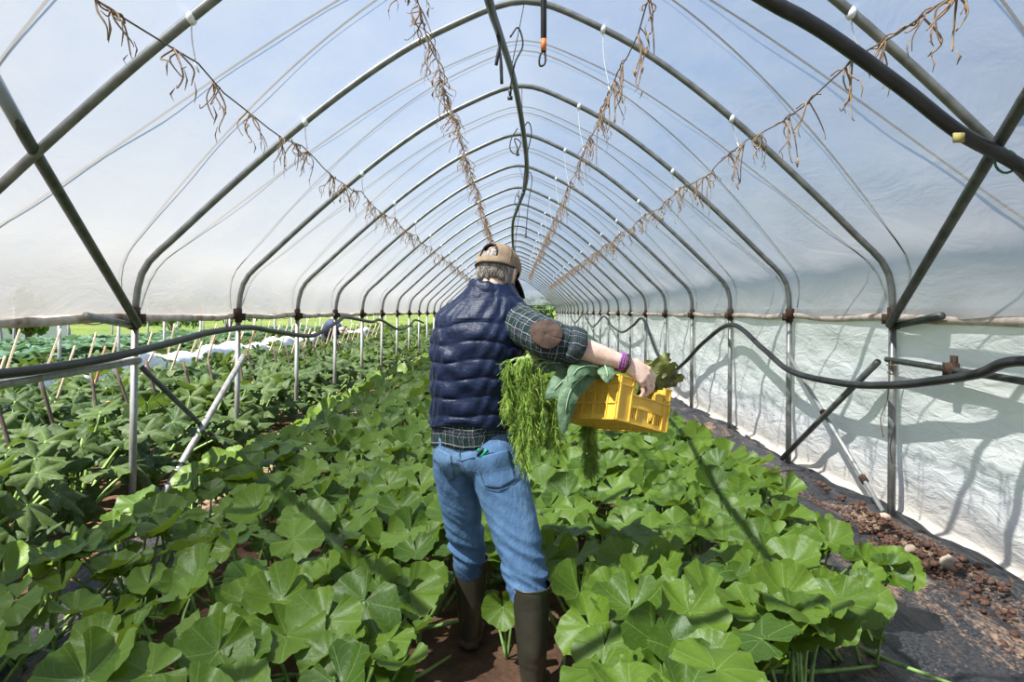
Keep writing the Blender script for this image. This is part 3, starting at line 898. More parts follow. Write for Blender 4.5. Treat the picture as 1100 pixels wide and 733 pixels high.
def pumpkin(x, y, label, group, seed, res, nleaf, spread, near, Rm=1.0):
    rng = np.random.default_rng(seed); r = random.Random(seed)
    t = thing('pumpkin_plant', label, 'pumpkin plant', (x, y, 0), group)
    fo, st = MB(), MB()
    ph = r.uniform(0, 6.28)
    for k in range(nleaf):
        for _try in range(8):
            a = ph + 2.4 * k + r.uniform(-.4, .4)
            d = spread * math.sqrt((k + .5) / nleaf) * r.uniform(.8, 1.15)
            lx, ly = x + d * math.cos(a), y + d * math.sin(a)
            if not blocked(lx, ly) and ly > 1.45 and lx < 1.78 + .05 * math.sin(ly * 3) and lx > -2.28 and not (near and lx > max(.75, .95 + 1.05 * (ly - 2.35)) and ly < 3.2): break
            ph += .7
        else:
            continue
        big = r.random()
        R = (.060 + .090 * big ** .75) * Rm
        h = (.23 + .20 * (1 - d / spread * .5) * r.uniform(.55, 1.05)) + .05 * big
        if lx > 1.35: h -= .05
        if lx < -1.5: h -= .02
        tilt = r.uniform(.05, .80) ; az = r.gauss(-2.05, .9)   # blades turn to the sun, behind and left of the camera
        nrm = (math.sin(tilt) * math.cos(az) + .12 * math.cos(a), math.sin(tilt) * math.sin(az) + .12 * math.sin(a), math.cos(tilt))
        ta = r.gauss(a if r.random() < .4 else -1.9, .8)
        tip = (math.cos(ta), math.sin(ta), 0)
        p = np.array((lx, ly, h))
        add_leaf(fo, 'pump', p, R, nrm, tip, res, rng, k + 1)
        base = np.array((x + .45 * d * math.cos(a + .3), y + .45 * d * math.sin(a + .3), .02))
        if near:
            midp = base * .5 + p * .5 + (r.uniform(-.03, .03), r.uniform(-.03, .03), .02)
            st.tube(catmull([base, midp, p - np.array((0, 0, .001))], 4), [.009, .008, .006, .005], 6)
        else:
            st.tube([base, p], [.008, .005], 4, cap=False)
    # creeping vine with a few shoots
    for q in range(3 if near else 2):
        a = ph + q * 2.1
        st.tube(catmull([(x, y, .02), (x + .25 * math.cos(a), y + .25 * math.sin(a), .06), (x + .5 * math.cos(a + .3), y + .5 * math.sin(a + .3), .035)], 5), [.012, .009, .006], 6)
        if near and r.random() < .8:     # young bright shoot
            bx, by = x + .5 * math.cos(a + .3), y + .5 * math.sin(a + .3)
            if not blocked(bx, by) and bx < 1.7:
                for s_ in range(4):
                    add_leaf(fo, 'pump', (bx + r.uniform(-.05, .05), by + r.uniform(-.05, .05), .12 + .05 * s_), r.uniform(.03, .055), (r.uniform(-.6, .6), r.uniform(-.8, .2), 1), (r.uniform(-1, 1), -1, 0), (16, 4), rng, 40 + s_)
                st.tube(catmull([(bx, by, .03), (bx + .02, by, .15), (bx + .05, by - .02, .30)], 4), [.007, .005, .003], 5)
    part(fo, 'foliage', M['pump'], t)
    part(st, 'stems', M['stem'], t)
    return t

rp_ = random.Random(99)
ROWS = [(-2.0, 'beside the left posts'), (-1.22, 'second in from the left posts'), (-.55, "just left of the man"), (.48, "just right of the man"), (1.02, 'second in from the black fabric'), (1.5, 'along the black fabric')]
seed = 100
for x0, rowname in ROWS:
    y = {-2.0: 2.35, -1.22: 1.95, -.55: 1.9, .48: 1.9, 1.02: 2.2, 1.5: 2.95}[x0]
    n = 0
    while y < 9.2:
        seed += 1
        pumpkin(x0 + rp_.uniform(-.08, .08), y + rp_.uniform(-.08, .08),
                'pumpkin plant, %s from the camera in the row %s' % (ordinal(n), rowname),
                'pumpkin plants of the near bed', seed, (60, 7) if y < 3.6 else (44, 6) if y < 5 else (26, 5), 17 if y < 6 else 15, .47, True)
        n += 1; y += .66
# the walked line closes up again beyond the man
for n, y in enumerate((3.75, 4.45, 5.15, 5.85, 6.55, 7.25, 7.95, 8.65)):
    pumpkin(-.06, y, 'broad-leaved pumpkin plant, %s one ahead of the man along his path' % ordinal(n), 'pumpkin plants of the near bed', 900 + n, (30, 6), 15, .45, True)
t = thing('pumpkin_plant', 'young pumpkin plant with one upright leaf between the two boots', 'pumpkin plant', (-.03, 2.95, 0))
fo, st = MB(), MB(); rg_ = np.random.default_rng(77)
for (p_, R_, nr_, tp_) in (((-.045, 2.84, .27), .085, (-.25, -.9, .35), (.1, -.3, -1)), ((.0, 3.02, .2), .07, (.3, -.5, 1), (1, -.5, 0)), ((-.10, 3.12, .18), .06, (-.3, -.4, 1), (-1, -.2, 0))):
    add_leaf(fo, 'pump', p_, R_, nr_, tp_, (44, 6), rg_, 3)
    st.tube(catmull([(-.03, 2.95, -.01), (p_[0] * .6 - .012, p_[1] * .6 + 2.95 * .4, p_[2] * .6), p_], 4), [.007, .006, .004], 6)
part(fo, 'foliage', M['pump'], t); part(st, 'stems', M['stem'], t)
# further off the same few plants repeat
protos = []
FAR_LAB = 'bright green pumpkin plant far along the bed, beyond the man'
def far_plant(x, y, sc):
    if len(protos) < 7:
        t = pumpkin(0, 2 + 0, FAR_LAB, 'pumpkin plants far along the bed', 2000 + len(protos), (15, 4), 15, .52, False, 1.1)
        t.location = (x, y, 0); protos.append(t)
    else:
        t = dup(rp_.choice(protos), (x, y, 0))
    t.rotation_euler.z = rp_.uniform(-.5, .5); t.scale = (sc, sc, sc * rp_.uniform(.85, 1.1))
_b = blocked
blocked = lambda x, y: False
y = 9.6
while y < 40:
    st_ = .78 if y < 18 else 1.05 if y < 28 else 1.5
    for x in (-1.85, -1.15, -.45, .25, .95, 1.45):
        far_plant(x + rp_.uniform(-.1, .1), y + rp_.uniform(-.15, .15), (st_ / .78) ** .45)
    y += st_
blocked = _b

# courgettes on the left
def courgette(x, y, label, group, seed, res, nleaf, near, hs=1.0):
    rng = np.random.default_rng(seed); r = random.Random(seed)
    t = thing('courgette_plant', label, 'courgette plant', (x, y, 0), group)
    fo, st, fl = MB(), MB(), MB()
    ph = r.uniform(0, 6.28)
    for k in range(nleaf):
        a = ph + 2.4 * k + r.uniform(-.3, .3)
        q = (k + .5) / nleaf
        d = .14 + .42 * math.sqrt(q) * r.uniform(.75, 1.15)
        h = hs * (.70 - .38 * q + r.uniform(-.1, .1))
        p = np.array((x + d * math.cos(a), y + d * math.sin(a), h))
        R = r.uniform(.15, .23)
        tl = r.uniform(.15, .85)
        az = a if r.random() < .5 else r.gauss(-2.0, .7)
        nrm = (math.sin(tl) * math.cos(az), math.sin(tl) * math.sin(az), math.cos(tl))
        add_leaf(fo, 'zuc', p, R, nrm, (math.cos(a), math.sin(a), -.2), res, rng, k + 1)
        base = np.array((x + .04 * math.cos(a), y + .04 * math.sin(a), .03))
        if near: st.tube(catmull([base, base * .45 + p * .55 + (0, 0, .05), p], 4), [.014, .012, .009], 6)
        else: st.tube([base, p], [.012, .008], 4, cap=False)
    part(fo, 'foliage', M['zuc'], t)
    part(st, 'stems', M['stem'], t)
    if near and r.random() < .45:
        for _ in range(r.randint(1, 2)):
            a = r.uniform(-2.8, -.2); c = np.array((x + .3 * math.cos(a), y + .3 * math.sin(a), r.uniform(.38, .55)))
            rings = []
            for j, (rad, hh) in enumerate(((.008, -.03), (.016, 0), (.022, .03), (.045, .06), (.06, .065))):
                rings.append([c + (rad * (1 + (.25 * math.cos(5 * b) if j > 2 else 0)) * math.cos(b), rad * (1 + (.25 * math.cos(5 * b) if j > 2 else 0)) * math.sin(b) - hh * .4, hh) for b in np.linspace(0, 2 * PI, 16)[:-1]])
            fl.loft(rings, cap1=False)
            fl.tube([(x, y, .05), c - np.array((0, 0, .03))], .006, 5)
        part(fl, 'flower', M['flower'], t)
    return t
ZROWS = [(-3.08, 'beside the left posts'), (-4.25, 'second out from the left posts'), (-5.25, 'third out from the left posts'), (-6.75, 'just behind the white fleece'), (-7.55, 'along the far posts')]
zp = []
for ri, (x0, rowname) in enumerate(ZROWS):
    y = abs(x0) * 1.28 - .6; n = 0
    while y < 40:
        near = y < 9.5
        far = y > 15
        lx, ly = x0 + rp_.uniform(-.12, .12), y + rp_.uniform(-.12, .12)
        if near or (not far and ri < 2):
            seed += 1
            courgette(lx, ly, 'jagged-leaved courgette plant, %s from the camera, row %s' % (ordinal(n), rowname), 'courgette plants on the left', seed,
                      (66, 6) if y < 7 else (34, 5), 22 if near else 17, near)
        else:
            lab = 'jagged-leaved courgette plant far down the row %s' % rowname
            if len(zp) < 6:
                t = courgette(0, 0, lab, 'courgettes far down row %d' % (ri + 1), 3000 + len(zp), (26, 4), 16, False)
                t.location = (lx, ly, 0); zp.append(t)
            else:
                t = dup(rp_.choice(zp), (lx, ly, 0)); t['label'] = lab; t['group'] = 'courgettes far down the row ' + rowname
            t['group'] = 'courgettes far down the row ' + rowname
            t.rotation_euler.z = rp_.uniform(0, 6.28)
            if y > 20: t.scale = (1.25, 1.25, 1.05)
        n += 1; y += .80 if y < 14 else 1.0 if y < 20 else 1.4

# blue-green cabbages beyond the next bay
cp = []
def cabbage(x, y, seed):
    rng = np.random.default_rng(seed); r = random.Random(seed)
    t = thing('cabbage', '', 'cabbage', (x, y, 0), 'cabbages beyond the next bay')
    fo = MB()
    for k in range(15):
        a = 2.4 * k; q = k / 15
        d = .10 + .26 * q
        p = (x + d * math.cos(a), y + d * math.sin(a), .42 - .22 * q + r.uniform(-.04, .04))
        tl = .15 + .75 * q
        add_leaf(fo, 'cabb', p, r.uniform(.16, .22), (-math.sin(tl) * math.cos(a) * .6, -math.sin(tl) * math.sin(a) * .6, math.cos(tl)), (math.cos(a), math.sin(a), .5), (18, 4), rng, k + 1)
    part(fo, 'leaves', M['cabb'], t)
    g = MB(); g.tube([(x, y, -.03), (x, y, .36)], [.03, .02], 6); part(g, 'stalk', M['stem'], t)
    return t
for row, x0 in enumerate((-8.7, -9.7, -10.7, -11.7)):
    y = abs(x0) * 1.28
    while y < 34:
        if len(cp) < 4: t = cabbage(x0, y, 50 + len(cp)); cp.append(t)
        else:
            t = dup(rp_.choice(cp), (x0 + rp_.uniform(-.1, .1), y + rp_.uniform(-.1, .1), 0)); t.rotation_euler.z = rp_.uniform(0, 6.28)
        t['label'] = 'blue-green cabbage in the %s row beyond the far posts' % ordinal(row)
        t['group'] = 'cabbages, %s row beyond the far posts' % ordinal(row)
        t.scale = (1.35, 1.35, 1.75)
        y += .85 if y < 20 else 1.2

# shrubs behind the open far end and along the meadow edge
M['bush'] = leaf_mat('shrub_leaf', (.05, .11, .02), (.13, .23, .05), (.2, .3, .1), (.3, .5, .06), .3)
def bush(x, y, w_, h, label, seed, n=420):
    rng = np.random.default_rng(seed); r = random.Random(seed)
    t = thing('shrub', label, 'shrub', (x, y, 0))
    fo = MB()
    for k in range(n):
        a, b = r.uniform(0, 6.28), math.acos(r.uniform(-.2, 1))
        q = r.uniform(.6, 1.05) * (1 + .2 * math.sin(3 * a + seed) + .15 * math.sin(5 * b + seed))
        p = (x + w_ * q * math.sin(b) * math.cos(a), y + w_ * .7 * q * math.sin(b) * math.sin(a), h * .45 + h * .55 * q * math.cos(b))
        add_leaf(fo, 'cab', p, r.uniform(.10, .2), (r.uniform(-1, 1), r.uniform(-1.2, .4), r.uniform(.2, 1)), (r.uniform(-1, 1), r.uniform(-1, 1), -.3), (8, 2), rng, k % 60 + 1)
    part(fo, 'foliage', M['bush'], t)
    g = MB()
    for k in range(5):
        a = k * 1.26; g.tube(catmull([(x, y, -.1), (x + .15 * w_ * math.cos(a), y + .15 * w_ * math.sin(a), h * .4), (x + .5 * w_ * math.cos(a), y + .5 * w_ * math.sin(a), h * .8)], 4), [.05, .035, .015], 6)
    part(g, 'branches', M['wood_dark'], t)
bush(.6, 46, 1.5, 2.6, 'leafy green shrub seen through the open far end, middle one', 1)
bush(2.9, 47.5, 1.6, 2.9, 'leafy green shrub seen through the open far end, right one', 2)
bush(-1.9, 47, 1.6, 2.4, 'leafy green shrub seen through the open far end, left one', 3)
for k, (x, y, w_, h, lab) in enumerate(((-15.5, 18.5, .5, 2.3, 'narrow shrub before the pale film tunnel'), (-16, 22.5, .5, 2.2, 'second narrow shrub before the pale film tunnel'), (-17, 34, 1.6, 2.2, 'low shrub at the meadow edge'),
                                       (-18, 43, 2.2, 2.6, 'wide shrub farther along the meadow edge'))):
    bush(x, y, w_, h, lab, 20 + k, 260)
# ================================================================ the man
def nmul(a, k): return np.array(a, float) * k
def ring(c, ax, ay, rx, ry, n=48, e=2.0):
    """superellipse ring about c spanned by ax and ay"""
    c = np.array(c, float); out = []
    for k in range(n):
        th = 2 * PI * k / n
        co, si = math.cos(th), math.sin(th)
        out.append(c + np.array(ax) * rx * math.copysign(abs(co) ** (2 / e), co) + np.array(ay) * ry * math.copysign(abs(si) ** (2 / e), si))
    return out
def limb(mb, pts, n=20, sub=5, ends=True):
    """tube through (x, y, z, r) points with rounded ends"""
    P = catmull([p[:3] for p in pts], sub)
    R = catmull([(p[3], 0, 0) for p in pts], sub)
    R = [float(r[0]) for r in R]
    if ends:
        d0 = P[0] - P[1]; d0 /= np.linalg.norm(d0); d1 = P[-1] - P[-2]; d1 /= np.linalg.norm(d1)
        P = [P[0] + d0 * R[0] * k for k in (.95, .75, .4)] + P + [P[-1] + d1 * R[-1] * k for k in (.4, .75, .95)]
        R = [R[0] * k for k in (.2, .62, .9)] + R + [R[-1] * k for k in (.9, .62, .2)]
    P2 = np.array(P)
    return mb.tube(P2, np.array(R), n) if len(R) == len(P2) else mb
def _tube_exact(s, pts, r, n=8):
    return s.tube(pts, list(r), n)

def remeshed(mb, voxel, smooth=6, factor=.5, name='tmp'):
    """join all closed shapes of mb into one continuous skin"""
    o = mb.build(name, M['stem'])
    m = o.modifiers.new('r', 'REMESH'); m.mode = 'VOXEL'; m.voxel_size = voxel; m.adaptivity = 0
    if smooth:
        s = o.modifiers.new('s', 'SMOOTH'); s.iterations = smooth; s.factor = factor
    dg = bpy.context.evaluated_depsgraph_get()
    me = bpy.data.meshes.new_from_object(o.evaluated_get(dg))
    bpy.data.objects.remove(o)
    V = np.empty(len(me.vertices) * 3, np.float32); me.vertices.foreach_get('co', V); V = V.reshape(-1, 3)
    N = np.empty(len(me.vertices) * 3, np.float32); me.vertex_normals.foreach_get('vector', N); N = N.reshape(-1, 3)
    me.materials.clear()
    me.polygons.foreach_set('use_smooth', np.ones(len(me.polygons), bool))
    return me, V.astype(float), N.astype(float)
def setco(me, V):
    me.vertices.foreach_set('co', np.ascontiguousarray(V, np.float32).ravel()); me.update()
def bvh_of(me):
    return BVHTree.FromPolygons([v.co[:] for v in me.vertices], [p.vertices[:] for p in me.polygons])
def attach(name, me, mat, parent):
    for m in (mat if isinstance(mat, (list, tuple)) else [mat]): me.materials.append(m)
    off = Vector((0, 0, 0)); r = parent
    while r is not None: off += Vector(r.location); r = r.parent
    me.transform(Matrix.Translation(-off)); me.name = name
    o = bpy.data.objects.new(name, me); COL.objects.link(o); o.parent = parent
    return o

# --- materials
def skin_mat():
    m = NT('skin'); v = m.coord('Object')
    f = m.noise(v, 22, 5, .6)
    c = m.ramp(f, [(.3, (.64, .38, .29)), (.55, (.80, .56, .45)), (.75, (.86, .65, .54))])
    return m.done(m.bsdf(c, .5, 0, m.bump(m.noise(v, 150, 3), .25, .002), .4, **{'Subsurface Weight': .12, 'Subsurface Radius': (.01, .004, .002)}))
M['skin'] = skin_mat()
def hair_mat():
    m = NT('grey_hair'); v = m.coord('Object', (1, 1, .25))
    f = m.noise(v, 110, 4, .7)
    c = m.ramp(f, [(.3, (.08, .06, .05)), (.5, (.28, .24, .21)), (.7, (.6, .56, .52))])
    return m.done(m.bsdf(c, .6, 0, m.bump(f, .9, .006), .4))
M['hair'] = hair_mat()
def cap_mat():
    m = NT('tan_cap'); v = m.coord('Object')
    f = m.noise(v, 120, 2); f2 = m.noise(v, 14, 4)
    c = m.mix(m.ramp(f2, [(.4, 0.), (.65, 1.)]), (.26, .18, .115), (.37, .265, .18))
    return m.done(m.bsdf(c, .85, 0, m.bump(m.math('ADD', f, m.math('MULTIPLY', f2, 2)), .4, .003), .2))
M['cap'] = cap_mat()
M['cap_dark'] = noisy('dark_cap_band', (.018, .016, .016), (.04, .035, .033), 60, .8)
def vest_mat():
    m = NT('navy_quilted_nylon'); v = m.coord('Object')
    f = m.noise(m.coord('Object', (1.6, 1.6, 1), (0, .35, 0)), 9, 5, .6, .8)
    f2 = m.noise(m.coord('Object', (1, 1, 2.2), (0, .2, 0)), 34, 4, .6)
    c = m.mix(f, (.0025, .0075, .030), (.005, .014, .052))
    h = m.math('ADD', f, m.math('MULTIPLY', f2, .4))
    return m.done(m.bsdf(c, .46, 0, m.bump(h, .45, .014), .3, **{'Sheen Weight': .05}))
M['vest'] = vest_mat()
def plaid_mat(name='green_plaid', su=9., sv=15., bright=1.0):
    m = NT(name)
    uv = m.n('ShaderNodeUVMap'); sp = m.n('ShaderNodeSeparateXYZ'); m.l(uv.outputs[0], sp.inputs[0])
    def band(c, sc, off, w_):
        f = m.math('FRACT', m.math('ADD', m.math('MULTIPLY', c, sc), off))
        return m.math('LESS_THAN', m.math('ABSOLUTE', m.math('SUBTRACT', f, .5)), w_)
    nz = m.noise(m.coord('Object'), 16, 3)
    u = m.math('ADD', sp.outputs['X'], m.math('MULTIPLY', m.math('SUBTRACT', nz, .5), .05))
    v = m.math('ADD', sp.outputs['Y'], m.math('MULTIPLY', m.math('SUBTRACT', nz, .5), .05))
    base = (.010, .015, .022)
    g_ = (.012, .030, .027); wht = (.50, .52, .48); navy = (.015, .025, .06); ylw = (.40, .36, .18)
    c = m.mix(m.math('MULTIPLY', band(u, su, 0., .22), .65), base, g_)
    c = m.mix(m.math('MULTIPLY', band(v, sv, 0., .22), .65), c, g_)
    c = m.mix(m.math('MULTIPLY', band(u, su, .5, .10), .7), c, navy)
    c = m.mix(m.math('MULTIPLY', band(v, sv, .5, .10), .7), c, navy)
    for col, off, w_, k in ((wht, .30, .026, .46), (wht, .72, .018, .3), (ylw, .52, .012, .3)):
        c = m.mix(m.math('MULTIPLY', band(u, su, off, w_), k), c, col)
        c = m.mix(m.math('MULTIPLY', band(v, sv, off, w_), k), c, col)
    f = m.noise(m.coord('Object'), 30, 4)
    return m.done(m.bsdf(c, .85, 0, m.bump(f, .5, .01), .2))
M['plaid'] = plaid_mat()
M['plaid_hem'] = plaid_mat('plaid_hem', 26., 3.0)
M['suede'] = noisy('brown_suede', (.045, .025, .018), (.085, .05, .036), 30, .95, 0, .5, .004)
def denim_mat():
    m = NT('blue_denim'); v = m.coord('Object')
    f = m.noise(m.coord('Object', (1, 1, .6)), 5.5, 5, .6)
    w_ = m.noise(m.coord('Object', (1.6, 1.6, .9)), 20, 4, .6)
    tw = m.noise(m.coord('Object', (2.5, 2.5, .5), (0, .6, 0)), 230, 2)
    c = m.ramp(m.math('ADD', m.math('MULTIPLY', f, .88), m.math('MULTIPLY', w_, .12)), [(.34, (.030, .075, .16)), (.5, (.065, .14, .265)), (.66, (.15, .26, .41))])
    c = m.mix(m.math('MULTIPLY', tw, .22), c, (.26, .38, .52))
    return m.done(m.bsdf(c, .85, 0, m.bump(m.math('ADD', m.math('MULTIPLY', w_, 1.3), m.math('MULTIPLY', tw, .2)), .55, .012), .2))
M['denim'] = denim_mat()
M['denim_dark'] = noisy('denim_seam', (.06, .11, .2), (.10, .17, .28), 80, .9)
def boot_mat():
    m = NT('olive_rubber'); v = m.coord('Object')
    f = m.noise(v, 9, 4)
    c = m.mix(f, (.022, .020, .013), (.048, .043, .028))
    return m.done(m.bsdf(c, m.math('ADD', m.math('MULTIPLY', f, .16), .32), 0, m.bump(m.noise(v, 12, 3), .35, .015), 1.0))
M['boot'] = boot_mat()
M['boot_sole'] = noisy('muddy_sole', (.03, .018, .012), (.10, .055, .035), 25, .8, 0, .4, .005)
M['purple'] = noisy('purple_cord', (.16, .03, .16), (.35, .12, .33), 160, .6)
M['brown_band'] = noisy('brown_leather_band', (.03, .012, .012), (.06, .025, .022), 90, .5)
M['green_tool'] = noisy('green_handle', (.0, .30, .13), (.01, .42, .2), 60, .4)
M['black_grip'] = noisy('black_grip', (.01, .01, .01), (.025, .025, .025), 60, .5)

MAN = thing('person', 'man seen from behind in tan cap, navy vest, jeans and rubber boots, holding a crate', 'person', (-.06, 2.85, 0))

# --- skeleton points
HEADC = np.array((-.072, 2.915, 1.655))
YAW = math.radians(-25)      # head turned to the right
PIT = math.radians(-28)      # and bowed
HF = np.array((-math.sin(YAW) * math.cos(PIT), math.cos(YAW) * math.cos(PIT), math.sin(PIT)))
HR = np.array((math.cos(YAW), math.sin(YAW), 0.))
HU = np.cross(HR, HF)
def hp(r, f, u): return HEADC + HR * r + HF * f + HU * u
SH_R = np.array((-.012, 2.855, 1.468)); EL_R = np.array((.150, 2.645, 1.392)); WR_R = np.array((.440, 2.665, 1.297))
SH_L = np.array((-.262, 2.94, 1.42)); EL_L = np.array((-.22, 3.13, 1.19)); WR_L = np.array((.02, 3.16, 1.13))

body = MB()
# head: skull, face, jaw, nose, ears
rings = []
for u, rx, rf, rb, c in ((-.125, .030, .030, .030, .052), (-.112, .046, .050, .05, .045), (-.09, .056, .072, .066, .030), (-.06, .064, .088, .078, .014), (-.02, .071, .095, .092, .004),
                         (.02, .075, .094, .100, 0), (.055, .074, .090, .098, -.004), (.085, .063, .076, .084, -.008), (.108, .042, .05, .056, -.010), (.120, .016, .02, .02, -.01)):
    rr = []
    for k in range(32):
        th = 2 * PI * k / 32
        fy = math.sin(th); rr.append(hp(rx * math.cos(th), c + (rf if fy > 0 else rb) * fy, u))
    rings.append(rr)
body.loft(rings)
nose = MB()
body.tube([hp(0, .088, .012), hp(0, .104, -.012), hp(0, .116, -.036), hp(0, .098, -.048)], [.010, .012, .016, .010], 10)
for s in (-1, 1):
    body.ball(hp(s * .013, .100, -.042), .010, nu=10, nv=6)                    # nostrils
    body.ball(hp(s * .032, .072, .016), (.016, .012, .010), nu=10, nv=6)           # eyelids
    body.tube(catmull([hp(s * .012, .094, .034), hp(s * .032, .092, .040), hp(s * .052, .074, .034)], 4), .008, 8)   # brow
body.tube(catmull([hp(-.026, .083, -.072), hp(0, .098, -.069), hp(.026, .083, -.072)], 5), [.004, .009, .004], 8)
body.tube(catmull([hp(-.022, .080, -.083), hp(0, .094, -.082), hp(.022, .080, -.083)], 5), [.004, .010, .004], 8)
body.ball(hp(0, .082, -.108), (.022, .018, .016), nu=12, nv=8)
for s in (-1, 1):        # ears
    pts = [hp(s * .074, .004, -.036), hp(s * .082, -.004, -.020), hp(s * .089, -.018, .004), hp(s * .086, -.016, .022), hp(s * .078, -.002, .024), hp(s * .076, .008, .010)]
    body.tube(catmull(pts, 5), [.009, .008, .0065, .0065, .006, .006], 8)
    body.loft([ring(hp(s * .0745, -.002, -.005), HF, HU, .017, .028, 14), ring(hp(s * .083, -.009, -.005), HF, HU, .011, .021, 14)])
# neck, trunk, thighs and shins beneath the clothes
limb(body, [(*hp(0, -.015, -.04), .062), (-.085, 2.885, 1.56), (-.10, 2.885, 1.50)][:1] + [(-.090, 2.888, 1.575, .062), (-.105, 2.882, 1.50, .070)], 24)
tr = [((-.175, 2.88, .93), .145, .10), ((-.172, 2.88, 1.05), .14, .098), ((-.165, 2.87, 1.2), .148, .10), ((-.152, 2.87, 1.34), .158, .105), ((-.135, 2.872, 1.44), .145, .095), ((-.115, 2.88, 1.51), .09, .07)]
body.loft([ring(c, (1, -.10, 0), (.10, 1, 0), a, b, 36, 2.3) for c, a, b in tr])
HIPL = np.array((-.25, 2.92, .90)); KNL = np.array((-.215, 3.00, .50)); ANL = np.array((-.192, 3.06, .10))
HIPR = np.array((-.075, 2.84, .90)); KNR = np.array((.035, 2.755, .50)); ANR = np.array((.070, 2.67, .10))
for H, K, A in ((HIPL, KNL, ANL), (HIPR, KNR, ANR)):
    limb(body, [(*H, .082), (*(H * .5 + K * .5), .066), (*K, .05), (*(K * .6 + A * .4), .048), (*A, .035)], 18)
    limb(body, [(*A, .035), (A[0], A[1] + .06, .05, .035), (A[0] + .01, A[1] + .17, .035, .028)], 12)
# arms
limb(body, [(*SH_R, .052), (*(SH_R * .5 + EL_R * .5), .046), (*EL_R, .043), (*(EL_R * .72 + WR_R * .28 + np.array((0, 0, .002))), .0475), (*(EL_R * .4 + WR_R * .6), .042), (*(EL_R * .12 + WR_R * .88), .0325), (*WR_R, .031)], 22)
limb(body, [(*SH_L, .052), (*(SH_L * .5 + EL_L * .5), .046), (*EL_L, .043), (*(EL_L * .7 + WR_L * .3), .044), (*WR_L, .029)], 20)
# hands: palm as a flattened loft, every finger its own chain
def hand(mb, wrist, a, n, fingers, thumb, wid=.082):
    """a: towards the knuckles, n: out of the back of the hand; fingers: bend directions"""
    a = np.array(a, float); a /= np.linalg.norm(a)
    n = np.array(n, float); n -= a * n.dot(a); n /= np.linalg.norm(n)
    s = np.cross(a, n)          # towards the little finger of a right hand seen from its back
    w = np.array(wrist, float)
    rs_ = []
    for t, wd, th in ((-.02, .028, .026), (.012, .031, .023), (.045, .039, .0195), (.075, .0425, .0165), (.095, .041, .014)):
        rs_.append(ring(w + a * t, s, n, wd, th, 22, 2.6))
    mb.loft(rs_)
    K = []
    for i, (off, reach, L) in enumerate(fingers):      # index .. little
        k0 = w + a * reach + s * off
        mb.tube([k0 - a * .03, k0, k0 + a * .006 - n * .004], [.009, .0115, .010], 10)
        mb.ball(k0 + n * .004, .0105, nu=12, nv=8)        # knuckle
        K.append((k0, L))
    return a, n, s, w, K
a = np.array((.090, .012, -.058))
aR, nR, sR, wR, KR = hand(body, WR_R, a, (.30, -.95, .30), [(-.033, .090, .080), (-.011, .097, .084), (.0115, .092, .074), (.033, .083, .058)], None)
down = np.array((-.06, .22, -1.0)); down /= np.linalg.norm(down)
for i, (k0, L) in enumerate(KR):
    sp = sR * (-.004 + .0025 * i)
    p1 = k0 + aR * L * .22 - nR * .006 + down * L * .10 + sp
    p2 = k0 + aR * L * .34 + down * L * .42 + sp * 2
    p3 = k0 + aR * L * .24 + down * L * .74 + sp * 2
    p4 = k0 + aR * L * .02 + down * L * .96 + sp * 2
    limb(body, [(*k0, .0100), (*p1, .0098), (*p2, .0092), (*p3, .0084), (*p4, .0070)], 12, 4)
# thumb from the side of the palm, over the inside of the rim
tb = wR + aR * .030 - sR * .030
limb(body, [(*tb, .013), (*(tb + aR * .025 - sR * .012 - nR * .014), .0125), (*(tb + aR * .048 - sR * .008 - nR * .034), .0105), (*(tb + aR * .056 + sR * .002 - nR * .056), .0085)], 12, 4)
# left hand under the far end of the crate (out of sight, but there)
aL, nL, sL, wL, KL = hand(body, WR_L, (.9, -.12, -.42), (-.1, .9, .42), [(.030, .092, .074), (.010, .098, .082), (-.0105, .094, .076), (-.030, .086, .062)], None)
for i, (k0, L) in enumerate(KL):
    limb(body, [(*k0, .0102), (*(k0 + aL * L * .42 - nL * .010), .010), (*(k0 + aL * L * .74 - nL * .030), .009), (*(k0 + aL * L * .88 - nL * .052), .0075)], 12, 4)
tb = wL + aL * .03 + sL * .030
limb(body, [(*tb, .013), (*(tb + aL * .03 + sL * .02 - nL * .008), .012), (*(tb + aL * .062 + sL * .026 - nL * .014), .009)], 12, 4)
me, V, N = remeshed(body, .0042, 5, .5)
attach('body', me, M['skin'], MAN)
# eyes
g = MB()
for s in (-1, 1): g.ball(hp(s * .032, .079, .013), .0115, nu=12, nv=8)
part(g, 'eyes', noisy('eye', (.7, .7, .68), (.8, .8, .78), 20, .2, 0, 0), MAN)

# --- hair: close crop on the back and sides of the head
hr = MB()
n = 40
rings = []
for u, k in ((-.062, 1.0), (-.055, 1.06), (-.04, 1.10), (-.02, 1.11), (.015, 1.105), (.05, 1.09), (.085, 1.04), (.105, .78)):
    rx = np.interp(u, (-.09, -.06, -.02, .02, .055, .085), (.056, .064, .071, .075, .074, .063))
    rb = np.interp(u, (-.09, -.06, -.02, .02, .055, .085), (.066, .078, .092, .1, .098, .084))
    cc = np.interp(u, (-.09, -.06, -.02, .02), (.030, .014, .004, 0))
    rr = []
    for q in range(n):
        th = math.radians(200 - 38 + (340 - 200 + 76) * q / (n - 1)) if u > -.03 else math.radians(198 + 144 * q / (n - 1))
        j = 1 + .02 * math.sin(q * 2.3 + u * 300)
        rr.append(hp(rx * k * j * math.cos(th), cc + (rb if math.sin(th) < 0 else .07) * k * j * math.sin(th), u + .004 * math.sin(q * 3.1)))
    rings.append(rr)
hr.loft(rings, close=False, cap0=False, cap1=False)
